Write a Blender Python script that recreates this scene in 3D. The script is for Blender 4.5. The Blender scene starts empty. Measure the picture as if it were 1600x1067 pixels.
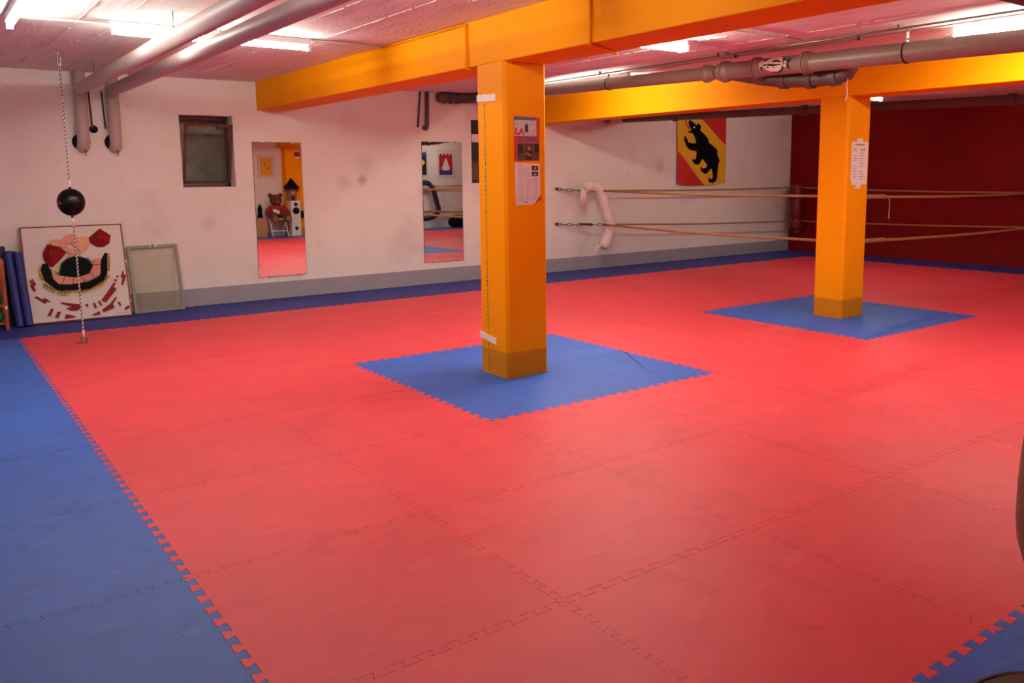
import bpy, math, random
from mathutils import Vector, Matrix
random.seed(7)
S = bpy.context.scene
COL = S.collection
PI = math.pi

# ---------------------------------------------------------------- camera
cam_d = bpy.data.cameras.new('camera')
cam = bpy.data.objects.new('camera', cam_d)
COL.objects.link(cam)
cam_d.sensor_width = 36.0
cam_d.sensor_fit = 'HORIZONTAL'
cam_d.lens = 1318.37 / 1600 * 36.0
cam_d.shift_x = -51.35 / 1600
cam_d.shift_y = -80.61 / 1600
cam_d.clip_start = 0.05
cam.location = (-0.70944, -3.19073, 1.48104)
cam.rotation_mode = 'QUATERNION'
cam.rotation_quaternion = (Matrix.Rotation(-0.6418976, 4, 'Z') @ Matrix.Rotation(1.4349299, 4, 'X')
                           @ Matrix.Rotation(-0.0083866, 4, 'Z')).to_quaternion()
S.camera = cam

# ---------------------------------------------------------------- world, exposure
# a closed cellar room: every bit of light comes from the fluorescent lamps built further down
w = bpy.data.worlds.new('world')
S.world = w
w.use_nodes = True
w.node_tree.nodes['Background'].inputs[0].default_value = (0.02, 0.022, 0.03, 1)
w.node_tree.nodes['Background'].inputs[1].default_value = 0.3
S.view_settings.view_transform = 'Standard'
S.view_settings.look = 'None'
S.view_settings.gamma = 1.0
S.view_settings.use_curve_mapping = False
S.view_settings.exposure = 0.0
TUBE = 147.0           # radiance of a lamp tube
S.cycles.max_bounces = 7
S.cycles.diffuse_bounces = 4
S.cycles.glossy_bounces = 3
S.cycles.transparent_max_bounces = 6
S.cycles.adaptive_threshold = 0.06
S.cycles.sample_clamp_indirect = 6.0
S.cycles.caustics_reflective = False
S.cycles.caustics_refractive = False
S.cycles.use_denoising = True

# ---------------------------------------------------------------- room numbers (metres)
YB = 7.03      # white back wall
XR = 12.81     # red wall on the right
YF = -4.05     # wall behind the camera, seen in the mirrors
XL = -2.05     # wall on the left, out of frame
ZC = 2.59      # ceiling
ZT = 0.0       # top of the mats

# ---------------------------------------------------------------- materials
def lin(c):
    return tuple(((v / 255) / 12.92 if v / 255 <= 0.04045 else ((v / 255 + 0.055) / 1.055) ** 2.4) for v in c)

MATS = {}
def mat(name, rgb, rough=0.6, metal=0.0, var=0.0, scale=6.0, bump=0.0, bscale=40.0, spec=0.5, rand=0.0, detail=2.0, coat=0.0):
    """principled material, colour mottled by noise, optional fine bump"""
    m = bpy.data.materials.new(name); MATS[name] = m
    m.use_nodes = True
    nt = m.node_tree; b = nt.nodes['Principled BSDF']
    c = lin(rgb)
    b.inputs['Base Color'].default_value = (*c, 1)
    b.inputs['Roughness'].default_value = rough
    b.inputs['Metallic'].default_value = metal
    b.inputs['Specular IOR Level'].default_value = spec
    if coat: b.inputs['Coat Weight'].default_value = coat
    tc = nt.nodes.new('ShaderNodeTexCoord'); geo = nt.nodes.new('ShaderNodeNewGeometry')
    if var or rand:
        no = nt.nodes.new('ShaderNodeTexNoise')
        no.inputs['Scale'].default_value = scale; no.inputs['Detail'].default_value = detail
        no.inputs['Roughness'].default_value = 0.6
        nt.links.new(geo.outputs['Position'], no.inputs['Vector'])
        mr = nt.nodes.new('ShaderNodeMapRange')
        mr.inputs['From Min'].default_value = 0.3; mr.inputs['From Max'].default_value = 0.7
        mr.inputs['To Min'].default_value = 1 - var; mr.inputs['To Max'].default_value = 1 + var * 0.6
        nt.links.new(no.outputs['Fac'], mr.inputs['Value'])
        src = mr.outputs['Result']
        if rand:
            oi = nt.nodes.new('ShaderNodeObjectInfo')
            mr2 = nt.nodes.new('ShaderNodeMapRange')
            mr2.inputs['To Min'].default_value = 1 - rand; mr2.inputs['To Max'].default_value = 1 + rand
            nt.links.new(oi.outputs['Random'], mr2.inputs['Value'])
            mu = nt.nodes.new('ShaderNodeMath'); mu.operation = 'MULTIPLY'
            nt.links.new(src, mu.inputs[0]); nt.links.new(mr2.outputs['Result'], mu.inputs[1]); src = mu.outputs[0]
        vm = nt.nodes.new('ShaderNodeVectorMath'); vm.operation = 'SCALE'
        vm.inputs[0].default_value = c
        nt.links.new(src, vm.inputs['Scale'])
        nt.links.new(vm.outputs['Vector'], b.inputs['Base Color'])
    if bump:
        n2 = nt.nodes.new('ShaderNodeTexNoise'); n2.inputs['Scale'].default_value = bscale; n2.inputs['Detail'].default_value = 2
        nt.links.new(geo.outputs['Position'], n2.inputs['Vector'])
        bp = nt.nodes.new('ShaderNodeBump'); bp.inputs['Strength'].default_value = bump; bp.inputs['Distance'].default_value = 0.01
        nt.links.new(n2.outputs['Fac'], bp.inputs['Height'])
        nt.links.new(bp.outputs['Normal'], b.inputs['Normal'])
    return m

def base_socket(m):
    b = m.node_tree.nodes['Principled BSDF']
    s = b.inputs['Base Color']
    if s.is_linked: return s.links[0].from_socket
    rgb = m.node_tree.nodes.new('ShaderNodeRGB'); rgb.outputs[0].default_value = s.default_value
    return rgb.outputs[0]

def overlay(m, rgb, fac_socket):
    nt = m.node_tree
    src = base_socket(m)
    mx = nt.nodes.new('ShaderNodeMix'); mx.data_type = 'RGBA'
    nt.links.new(fac_socket, mx.inputs[0]); nt.links.new(src, mx.inputs[6])
    mx.inputs[7].default_value = (*lin(rgb), 1)
    nt.links.new(mx.outputs[2], nt.nodes['Principled BSDF'].inputs['Base Color'])

def noise_fac(m, scale, lo, hi, amount, stretch=(1, 1, 1), dist=0.0):
    """a 0..amount mask from world-space noise"""
    nt = m.node_tree
    geo = nt.nodes.new('ShaderNodeNewGeometry')
    mp = nt.nodes.new('ShaderNodeMapping'); mp.inputs['Scale'].default_value = stretch
    nt.links.new(geo.outputs['Position'], mp.inputs['Vector'])
    no = nt.nodes.new('ShaderNodeTexNoise'); no.inputs['Scale'].default_value = scale; no.inputs['Detail'].default_value = 3
    no.inputs['Distortion'].default_value = dist
    nt.links.new(mp.outputs['Vector'], no.inputs['Vector'])
    mr = nt.nodes.new('ShaderNodeMapRange')
    mr.inputs['From Min'].default_value = lo; mr.inputs['From Max'].default_value = hi
    mr.inputs['To Max'].default_value = amount
    nt.links.new(no.outputs['Fac'], mr.inputs['Value'])
    return mr.outputs['Result']

def height_fac(m, z0, z1, amount):
    """1 below z0 fading to 0 at z1 (scuffed, washed foot of a wall or column)"""
    nt = m.node_tree
    geo = nt.nodes.new('ShaderNodeNewGeometry'); sp = nt.nodes.new('ShaderNodeSeparateXYZ')
    nt.links.new(geo.outputs['Position'], sp.inputs[0])
    mr = nt.nodes.new('ShaderNodeMapRange')
    mr.inputs['From Min'].default_value = z0; mr.inputs['From Max'].default_value = z1
    mr.inputs['To Min'].default_value = amount; mr.inputs['To Max'].default_value = 0
    nt.links.new(sp.outputs['Z'], mr.inputs['Value'])
    return mr.outputs['Result']

mat('white_paint', (236, 228, 218), 0.75, var=0.04, scale=1.7, bump=0.25, bscale=60)
overlay(MATS['white_paint'], (150, 120, 112), noise_fac(MATS['white_paint'], 1.1, 0.60, 0.80, 0.35))
overlay(MATS['white_paint'], (170, 150, 140), noise_fac(MATS['white_paint'], 9, 0.66, 0.78, 0.25))
def smudge(m, c, r, rgb, amount):
    """a soft dirty spot of radius r at the world point c"""
    nt = m.node_tree
    geo = nt.nodes.new('ShaderNodeNewGeometry')
    vm = nt.nodes.new('ShaderNodeVectorMath'); vm.operation = 'DISTANCE'; vm.inputs[1].default_value = c
    nt.links.new(geo.outputs['Position'], vm.inputs[0])
    mr = nt.nodes.new('ShaderNodeMapRange'); mr.interpolation_type = 'SMOOTHSTEP'
    mr.inputs['From Min'].default_value = r * .1; mr.inputs['From Max'].default_value = r
    mr.inputs['To Min'].default_value = amount; mr.inputs['To Max'].default_value = 0
    nt.links.new(vm.outputs['Value'], mr.inputs['Value'])
    overlay(m, rgb, mr.outputs['Result'])
for c_, r_, a_ in (((4.0, 7.03, 1.43), .10, .5), ((3.75, 7.03, 1.40), .16, .2), ((4.05, 7.03, 1.62), .22, .18), ((2.05, 7.03, .95), .12, .18), ((9.35, 7.03, 1.62), .18, .2)):
    smudge(MATS['white_paint'], c_, r_, (120, 92, 88), a_)
mat('ceiling_paint', (236, 228, 222), 0.8, var=0.05, scale=2.3, bump=0.5, bscale=30)
overlay(MATS['ceiling_paint'], (190, 175, 168), noise_fac(MATS['ceiling_paint'], 3, 0.5, 0.75, 0.5, (6, .5, 1)))
mat('red_paint', (128, 6, 10), 0.75, spec=0.2, var=0.10, scale=2.0, bump=0.25, bscale=50)
mat('grey_paint', (158, 153, 160), 0.6, var=0.06, scale=4, bump=0.1)
mat('orange_paint', (253, 162, 4), 0.6, spec=0.06, var=0.04, scale=2.0, bump=0.12, bscale=35)
mat('orange_column', (253, 160, 4), 0.55, spec=0.08, var=0.04, scale=2.0, bump=0.10, bscale=35)
overlay(MATS['orange_column'], (176, 110, 26), height_fac(MATS['orange_column'], 0.185, 0.195, 0.62))
overlay(MATS['orange_column'], (90, 60, 30), noise_fac(MATS['orange_column'], 7, 0.66, 0.75, 0.1, (1, 1, .5)))
mat('red_mat', (226, 66, 76), 0.52, var=0.07, scale=2.4, bump=0.12, bscale=160, rand=0.03, spec=0.4)
overlay(MATS['red_mat'], (200, 50, 60), noise_fac(MATS['red_mat'], 3.0, 0.52, 0.74, 0.4, (1, 1, 1), 1.5))
overlay(MATS['red_mat'], (232, 104, 104), noise_fac(MATS['red_mat'], 7.0, 0.58, 0.78, 0.28, (.5, 2, 1), 0.8))
overlay(MATS['red_mat'], (120, 40, 45), noise_fac(MATS['red_mat'], 14.0, 0.69, 0.76, 0.22, (.3, 1.3, 1), 2.0))
mat('blue_mat', (48, 97, 188), 0.52, var=0.06, scale=2.4, bump=0.12, bscale=160, rand=0.03, spec=0.4)
overlay(MATS['blue_mat'], (42, 80, 160), noise_fac(MATS['blue_mat'], 3.0, 0.5, 0.72, 0.6, (1, 1, 1), 1.5))
overlay(MATS['blue_mat'], (110, 140, 205), noise_fac(MATS['blue_mat'], 7.0, 0.6, 0.8, 0.3, (.5, 2, 1), 0.8))
mat('navy_mat', (46, 58, 136), 0.6, var=0.06, scale=2.4, bump=0.12, bscale=160, rand=0.03, spec=0.3)
mat('slab', (74, 34, 38), 0.9)
mat('pipe_grey', (190, 168, 164), 0.5, var=0.05, scale=5)
mat('drain_brown', (140, 120, 110), 0.42, var=0.08, scale=6)
mat('drain_dark', (92, 74, 70), 0.5, var=0.1, scale=6)
mat('steel', (150, 145, 140), 0.35, metal=0.9)
mat('dark_steel', (70, 66, 64), 0.45, metal=0.8)
mat('chain_steel', (96, 92, 90), 0.4, metal=0.85)
mat('brass', (170, 130, 80), 0.35, metal=0.9)
mat('conduit', (196, 186, 178), 0.5)
mat('lamp_white', (238, 238, 238), 0.4)
mat('black_rubber', (9, 8, 10), 0.3, spec=0.22)
mat('hole_shade_black', (3, 3, 4), 0.9)  # paints the darkness inside holes that are not cut into the wall
mat('black_plastic', (12, 11, 12), 0.4, spec=0.25)
mat('red_rubber', (150, 30, 40), 0.5)
mat('rope_hemp', (176, 128, 74), 0.8, var=0.2, scale=120, bump=0.6, bscale=250)
mat('rope_white', (235, 225, 215), 0.7)
mat('rope_dark', (70, 30, 34), 0.7)
mat('pad_white', (232, 214, 204), 0.55, var=0.06, scale=12, bump=0.3, bscale=25)
mat('pad_red', (112, 6, 9), 0.5, var=0.08, scale=10, bump=0.3, bscale=25)
mat('pad_blue', (22, 28, 62), 0.5, var=0.08, scale=10, bump=0.3, bscale=25)
mat('tape_white', (240, 228, 220), 0.35, var=0.05, scale=60)
mat('cloth_white', (240, 220, 208), 0.8, bump=0.3, bscale=80)
mat('paper', (238, 226, 222), 0.7)
mat('print_grey', (150, 140, 142), 0.7)
mat('print_light', (196, 184, 182), 0.7)
mat('print_dark', (52, 46, 48), 0.7)
mat('print_yellow', (214, 180, 60), 0.7)
mat('poster_red', (206, 52, 28), 0.5)
mat('poster_blue', (92, 92, 140), 0.5)
mat('poster_pale', (206, 196, 186), 0.5, var=0.2, scale=40)
mat('poster_brown', (98, 66, 46), 0.5, var=0.4, scale=40)
mat('poster_dark', (34, 26, 26), 0.5)
mat('poster_skin', (196, 128, 92), 0.5)
mat('frame_red', (126, 22, 28), 0.5)
mat('canvas', (226, 216, 206), 0.8, var=0.04, scale=8)
mat('relief_red', (134, 18, 24), 0.5, spec=0.15)
mat('relief_peach', (226, 158, 112), 0.55)
mat('relief_pink', (218, 138, 118), 0.55)
mat('relief_black', (8, 9, 12), 0.6, spec=0.08)
mat('relief_teal', (20, 92, 74), 0.55)
mat('relief_yellow', (206, 172, 44), 0.55)
mat('foam_blue', (40, 46, 128), 0.6, var=0.06, scale=8)
mat('foam_navy', (26, 30, 72), 0.6, var=0.06, scale=8)
mat('wood_orange', (170, 82, 34), 0.5, var=0.2, scale=20)
mat('toy_green', (30, 120, 66), 0.4)
mat('toy_yellow', (220, 170, 40), 0.4)
mat('toy_red', (170, 30, 30), 0.4)
mat('toy_blue', (36, 60, 130), 0.4)
mat('galvanised', (112, 106, 96), 0.45, metal=0.6, var=0.1, scale=15)
mat('window_steel', (104, 62, 56), 0.55, metal=0.2, var=0.15, scale=20)
mat('concrete_dark', (205, 198, 188), 0.9, var=0.3, scale=6, bump=0.4, bscale=20)
mat('flag_yellow', (232, 178, 26), 0.8, var=0.04, scale=8)
mat('flag_red', (204, 32, 34), 0.8, var=0.04, scale=8)
mat('flag_black', (8, 7, 7), 0.8, spec=0.1)
mat('flag_white', (230, 230, 225), 0.8)
mat('plush', (104, 56, 28), 0.95, var=0.25, scale=40, bump=0.9, bscale=120)
mat('plush_pale', (160, 108, 66), 0.95, var=0.2, scale=40, bump=0.8, bscale=120)
mat('cloth_red', (150, 22, 36), 0.85)
mat('speaker_white', (232, 230, 226), 0.4)
mat('cardboard', (178, 134, 86), 0.8, var=0.08, scale=8)
mat('frame_pale', (214, 200, 206), 0.5)
mat('sheet_yellow', (232, 180, 34), 0.6)
mat('sheet_red', (186, 30, 34), 0.6)
mat('sheet_blue', (46, 62, 140), 0.6)
mat('sheet_black', (16, 18, 34), 0.6)
mat('sheet_bright_yellow', (240, 224, 40), 0.6)
mat('leather_brown', (92, 66, 40), 0.45, var=0.15, scale=10)
mat('logo_white', (236, 226, 220), 0.5)
mat('logo_black', (46, 34, 34), 0.6)
mat('doll_wood', (150, 104, 84), 0.7, var=0.3, scale=30)
mat('navy_fabric', (14, 13, 20), 0.8, spec=0.15)
mat('tape_measure', (196, 176, 70), 0.5)

def emit(name, rgb, strength):
    m = bpy.data.materials.new(name); MATS[name] = m
    m.use_nodes = True; nt = m.node_tree; nt.nodes.clear()
    e = nt.nodes.new('ShaderNodeEmission'); o = nt.nodes.new('ShaderNodeOutputMaterial')
    e.inputs[0].default_value = (*rgb, 1); e.inputs[1].default_value = strength
    nt.links.new(e.outputs[0], o.inputs[0])
emit('tube_light', (1.0, 0.96, 0.85), TUBE)

m = mat('mirror', (232, 234, 232), 0.012, metal=1.0)
def glassy(name, tint, alpha, rough):
    """dusty pane: partly clear, partly a thin film of dust"""
    m = bpy.data.materials.new(name); MATS[name] = m
    m.use_nodes = True; nt = m.node_tree; nt.nodes.clear()
    o = nt.nodes.new('ShaderNodeOutputMaterial'); t = nt.nodes.new('ShaderNodeBsdfTransparent')
    t.inputs[0].default_value = (0.95, 0.96, 0.93, 1)
    p = nt.nodes.new('ShaderNodeBsdfPrincipled'); p.inputs['Base Color'].default_value = (*lin(tint), 1)
    p.inputs['Roughness'].default_value = rough
    no = nt.nodes.new('ShaderNodeTexNoise'); no.inputs['Scale'].default_value = 5
    geo = nt.nodes.new('ShaderNodeNewGeometry'); nt.links.new(geo.outputs['Position'], no.inputs['Vector'])
    mr = nt.nodes.new('ShaderNodeMapRange'); mr.inputs['To Min'].default_value = alpha * 0.6; mr.inputs['To Max'].default_value = alpha * 1.4
    nt.links.new(no.outputs['Fac'], mr.inputs['Value'])
    mx = nt.nodes.new('ShaderNodeMixShader')
    nt.links.new(mr.outputs['Result'], mx.inputs[0]); nt.links.new(t.outputs[0], mx.inputs[1]); nt.links.new(p.outputs[0], mx.inputs[2])
    nt.links.new(mx.outputs[0], o.inputs[0])
glassy('dusty_glass', (200, 190, 165), 0.14, 0.3)
glassy('window_glass', (60, 66, 70), 0.16, 0.08)

# ---------------------------------------------------------------- mesh building
def wloc(o):
    v = Vector((0, 0, 0))
    while o is not None:
        v += o.location; o = o.parent
    return v

class MB:
    """collects shapes given in world metres; build() links them as one mesh object"""
    def __init__(self): self.v = []; self.f = []; self.mi = []
    def add(self, vs, fs, mi=0):
        n = len(self.v); self.v += [Vector(p) for p in vs]
        self.f += [tuple(i + n for i in f) for f in fs]; self.mi += [mi] * len(fs); return self
    def box(self, x0, x1, y0, y1, z0, z1, mi=0):
        vs = [(x, y, z) for x in (x0, x1) for y in (y0, y1) for z in (z0, z1)]
        return self.add(vs, [(0, 1, 3, 2), (4, 6, 7, 5), (0, 4, 5, 1), (2, 3, 7, 6), (0, 2, 6, 4), (1, 5, 7, 3)], mi)
    def obox(self, c, ax, ay, az, sx, sy, sz, mi=0):
        """box with its own axes, full sizes"""
        c = Vector(c); ax = Vector(ax).normalized(); ay = Vector(ay).normalized(); az = Vector(az).normalized()
        vs = [c + ax * (i * sx / 2) + ay * (j * sy / 2) + az * (k * sz / 2) for i in (-1, 1) for j in (-1, 1) for k in (-1, 1)]
        return self.add(vs, [(0, 1, 3, 2), (4, 6, 7, 5), (0, 4, 5, 1), (2, 3, 7, 6), (0, 2, 6, 4), (1, 5, 7, 3)], mi)
    def tube(self, path, r, n=12, caps=True, mi=0, closed=False):
        path = [Vector(p) for p in path]; rs = r if isinstance(r, (list, tuple)) else [r] * len(path)
        N = len(path); vs = []; fs = []
        t0 = (path[1] - path[0]).normalized()
        ref = Vector((0, 0, 1)) if abs(t0.z) < 0.9 else Vector((1, 0, 0))
        u = t0.cross(ref).normalized()
        for i, p in enumerate(path):
            if closed: t = (path[(i + 1) % N] - path[i - 1]).normalized()
            elif i == 0: t = (path[1] - p).normalized()
            elif i == N - 1: t = (p - path[i - 1]).normalized()
            else: t = ((path[i + 1] - p).normalized() + (p - path[i - 1]).normalized())
            if t.length < 1e-6: t = path[min(i + 1, N - 1)] - p
            t = t.normalized()
            u = (u - t * u.dot(t)).normalized(); w_ = t.cross(u)
            for k in range(n):
                a = 2 * PI * k / n
                vs.append(p + u * (math.cos(a) * rs[i]) + w_ * (math.sin(a) * rs[i]))
        m = N if closed else N - 1
        for i in range(m):
            j = (i + 1) % N
            for k in range(n):
                fs.append((i * n + k, i * n + (k + 1) % n, j * n + (k + 1) % n, j * n + k))
        if caps and not closed:
            fs.append(tuple(range(n - 1, -1, -1))); fs.append(tuple((N - 1) * n + k for k in range(n)))
        return self.add(vs, fs, mi)
    def ball(self, c, rx, ry=None, rz=None, nu=16, nv=10, mi=0, rot=None):
        ry = rx if ry is None else ry; rz = rx if rz is None else rz
        c = Vector(c); vs = [Vector((0, 0, -rz))]; fs = []
        for j in range(1, nv):
            b = -PI / 2 + PI * j / nv
            for i in range(nu):
                a = 2 * PI * i / nu
                vs.append(Vector((math.cos(a) * math.cos(b) * rx, math.sin(a) * math.cos(b) * ry, math.sin(b) * rz)))
        vs.append(Vector((0, 0, rz)))
        for i in range(nu):
            fs.append((0, 1 + (i + 1) % nu, 1 + i))
            for j in range(nv - 2):
                a = 1 + j * nu; fs.append((a + i, a + (i + 1) % nu, a + nu + (i + 1) % nu, a + nu + i))
            fs.append((len(vs) - 1, 1 + (nv - 2) * nu + i, 1 + (nv - 2) * nu + (i + 1) % nu))
        if rot: vs = [rot @ p for p in vs]
        return self.add([c + p for p in vs], fs, mi)
    def prism(self, poly, o, ux, uy, d, mi=0):
        """polygon (u,v) in the plane at o with axes ux,uy; from the plane out to d along ux x uy"""
        ar = sum(poly[i - 1][0] * poly[i][1] - poly[i][0] * poly[i - 1][1] for i in range(len(poly)))
        if ar < 0: poly = poly[::-1]
        o = Vector(o); ux = Vector(ux); uy = Vector(uy); n = ux.cross(uy).normalized()
        k = len(poly)
        vs = [o + ux * a + uy * b for a, b in poly] + [o + ux * a + uy * b + n * d for a, b in poly]
        fs = [tuple(range(k - 1, -1, -1)), tuple(range(k, 2 * k))] + [(i, (i + 1) % k, k + (i + 1) % k, k + i) for i in range(k)]
        return self.add(vs, fs, mi)
    def build(self, name, material, parent=None, smooth=False, bevel=0.0, origin=None):
        if parent is not None: o0 = wloc(parent)
        elif origin is not None: o0 = Vector(origin)
        else:
            xs = [p.x for p in self.v]; ys = [p.y for p in self.v]; zs = [p.z for p in self.v]
            o0 = Vector(((min(xs) + max(xs)) / 2, (min(ys) + max(ys)) / 2, min(zs)))
        me = bpy.data.meshes.new(name)
        me.from_pydata([p - o0 for p in self.v], [], self.f)
        mats = material if isinstance(material, (list, tuple)) else [material]
        for k in mats: me.materials.append(MATS[k])
        if len(mats) > 1: me.polygons.foreach_set('material_index', self.mi)
        if smooth:
            me.polygons.foreach_set('use_smooth', [True] * len(self.f))
        me.update()
        ob = bpy.data.objects.new(name, me); COL.objects.link(ob)
        if parent is not None: ob.parent = parent
        else: ob.location = o0
        if smooth == 'auto':
            try: me.set_sharp_from_angle(angle=math.radians(40))
            except Exception: pass
        if bevel:
            b = ob.modifiers.new('bevel', 'BEVEL'); b.width = bevel; b.segments = 2; b.limit_method = 'ANGLE'
        return ob

def thing(name, label, cat, loc, group=None):
    o = bpy.data.objects.new(name, None); COL.objects.link(o); o.location = loc
    o.empty_display_size = 0.1
    return tag(o, label, cat, group)
def tag(o, label, cat, group=None):
    o['label'] = label; o['category'] = cat
    if group: o['group'] = group
    return o
def struct(o):
    o['kind'] = 'structure'; return o
def text_mesh(s, size, bold=0.0):
    cu = bpy.data.curves.new('t', 'FONT'); cu.body = s; cu.size = size; cu.resolution_u = 2; cu.offset = bold
    ob = bpy.data.objects.new('t', cu); COL.objects.link(ob)
    dg = bpy.context.evaluated_depsgraph_get()
    me = bpy.data.meshes.new_from_object(ob.evaluated_get(dg))
    vs = [v.co.copy() for v in me.vertices]; fs = [tuple(p.vertices) for p in me.polygons]
    bpy.data.objects.remove(ob); bpy.data.curves.remove(cu); bpy.data.meshes.remove(me)
    return vs, fs
def put_text(mb, s, size, o, ux, uy, wide=None, mi=0, bold=0.0):
    """lettering lying in the plane o/ux/uy, its lower left corner at o; wide = final width"""
    vs, fs = text_mesh(s, size, bold)
    x0 = min(p.x for p in vs); x1 = max(p.x for p in vs); y0 = min(p.y for p in vs)
    k = (wide / (x1 - x0)) if wide else 1.0
    o = Vector(o); ux = Vector(ux); uy = Vector(uy)
    mb.add([o + ux * ((p.x - x0) * k) + uy * (p.y - y0) for p in vs], fs, mi)

def pip(p, poly):
    x, y = p; r = False
    for i in range(len(poly)):
        (a, b_), (c, d) = poly[i - 1], poly[i]
        if (b_ > y) != (d > y) and x < (c - a) * (y - b_) / (d - b_) + a: r = not r
    return r

# ---------------------------------------------------------------- outlines of the relief picture (metres) and of the flag (metres)
PAINT={
'RED':[[(0.733,0.952),(0.832,0.873),(0.808,0.788),(0.748,0.756),(0.685,0.76),(0.628,0.809),(0.618,0.86)],[(0.182,0.726),(0.23,0.81),(0.335,0.773),(0.389,0.708),(0.343,0.654),(0.254,0.569),(0.199,0.612),(0.181,0.675)]],
'PEACH':[[(0.506,0.866),(0.568,0.876),(0.617,0.855),(0.622,0.797),(0.585,0.737),(0.525,0.706),(0.496,0.764)],[(0.258,0.839),(0.29,0.86),(0.354,0.851),(0.341,0.778),(0.292,0.787),(0.255,0.811)]],
'FACE':[[(0.353,0.845),(0.393,0.894),(0.46,0.908),(0.508,0.883),(0.515,0.809),(0.48,0.765),(0.45,0.812),(0.414,0.808),(0.415,0.763),(0.448,0.75),(0.485,0.759),(0.491,0.719),(0.428,0.7),(0.372,0.737),(0.342,0.784)]],
'TORSO':[[(0.384,0.663),(0.418,0.698),(0.501,0.718),(0.535,0.654),(0.456,0.673),(0.392,0.648)]],
'BAND':[[(0.164,0.609),(0.144,0.548),(0.162,0.462),(0.174,0.433),(0.259,0.34),(0.307,0.319),(0.419,0.319),(0.5,0.309),(0.579,0.32),(0.707,0.392),(0.75,0.459),(0.775,0.685),(0.751,0.687),(0.714,0.625),(0.692,0.51),(0.67,0.442),(0.56,0.392),(0.294,0.383),(0.241,0.45),(0.231,0.542),(0.209,0.612)]],
'TILE':[[(0.237,0.553),(0.265,0.534),(0.274,0.484),(0.246,0.458)],[(0.274,0.482),(0.348,0.465),(0.319,0.387),(0.289,0.392),(0.241,0.45)],[(0.353,0.463),(0.425,0.448),(0.415,0.377),(0.324,0.384)],[(0.432,0.448),(0.514,0.447),(0.524,0.392),(0.421,0.379)],[(0.52,0.45),(0.585,0.483),(0.621,0.424),(0.533,0.394)],[(0.593,0.488),(0.624,0.561),(0.697,0.56),(0.682,0.458),(0.627,0.429)],[(0.646,0.629),(0.704,0.632),(0.698,0.566),(0.63,0.57)]],
'CORE':[[(0.305,0.486),(0.331,0.592),(0.392,0.645),(0.465,0.664),(0.535,0.648),(0.583,0.619),(0.624,0.561),(0.58,0.483),(0.473,0.45),(0.353,0.471)]],
'TEAL':[[(0.291,0.498),(0.327,0.604),(0.393,0.654),(0.466,0.675),(0.536,0.657),(0.593,0.615),(0.583,0.619),(0.535,0.648),(0.465,0.664),(0.392,0.645),(0.332,0.592),(0.306,0.486)],[(0.545,0.649),(0.586,0.642),(0.636,0.578),(0.611,0.585)]],
'YEL':[[(0.269,0.528),(0.327,0.602),(0.294,0.504)],[(0.593,0.615),(0.636,0.575),(0.615,0.571)]],
'LOBE':[[(0.145,0.593),(0.175,0.489),(0.179,0.453),(0.143,0.446),(0.128,0.504),(0.133,0.571)],[(0.159,0.413),(0.262,0.325),(0.247,0.303),(0.18,0.35),(0.148,0.389)],[(0.266,0.316),(0.409,0.32),(0.397,0.29),(0.332,0.268),(0.274,0.291)],[(0.415,0.319),(0.563,0.314),(0.55,0.287),(0.486,0.274),(0.425,0.295)],[(0.57,0.323),(0.673,0.369),(0.757,0.449),(0.777,0.436),(0.694,0.344),(0.58,0.296)],[(0.773,0.682),(0.796,0.678),(0.796,0.597),(0.781,0.498),(0.751,0.5)]],
'DASH':[[(0.033,0.449),(0.064,0.466),(0.092,0.405),(0.07,0.389),(0.082,0.343),(0.064,0.331),(0.036,0.392),(0.047,0.414)],[(0.063,0.276),(0.079,0.286),(0.134,0.247),(0.149,0.265),(0.2,0.215),(0.164,0.221),(0.149,0.202)],[(0.155,0.077),(0.198,0.149),(0.22,0.135),(0.184,0.069)],[(0.223,0.053),(0.249,0.111),(0.281,0.1),(0.252,0.044)],[(0.306,0.027),(0.32,0.075),(0.352,0.07),(0.415,0.038)],[(0.29,0.204),(0.374,0.185),(0.48,0.161),(0.474,0.135),(0.438,0.106),(0.376,0.109),(0.336,0.13),(0.339,0.142),(0.38,0.14),(0.371,0.156),(0.298,0.186)],[(0.514,0.163),(0.535,0.164),(0.537,0.135),(0.516,0.135)],[(0.583,0.166),(0.603,0.168),(0.615,0.118),(0.595,0.108)],[(0.632,0.182),(0.65,0.184),(0.669,0.135),(0.655,0.129)],[(0.562,0.046),(0.634,0.076),(0.641,0.042),(0.582,0.036)],[(0.666,0.189),(0.726,0.261),(0.805,0.367),(0.824,0.359),(0.798,0.32),(0.825,0.294),(0.706,0.161)],[(0.661,0.088),(0.747,0.146),(0.805,0.212),(0.814,0.2),(0.769,0.135),(0.783,0.1),(0.674,0.057)],[(0.808,0.39),(0.823,0.405),(0.842,0.391),(0.828,0.379)],[(0.833,0.43),(0.844,0.441),(0.863,0.43),(0.85,0.417)],[(0.881,0.426),(0.908,0.489),(0.916,0.481),(0.906,0.448),(0.936,0.44),(0.891,0.33),(0.875,0.341),(0.895,0.407)],[(0.817,0.151),(0.832,0.158),(0.852,0.121),(0.84,0.112)],[(0.874,0.068),(0.899,0.102),(0.927,0.109),(0.931,0.089),(0.89,0.064)]],
}
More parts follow.
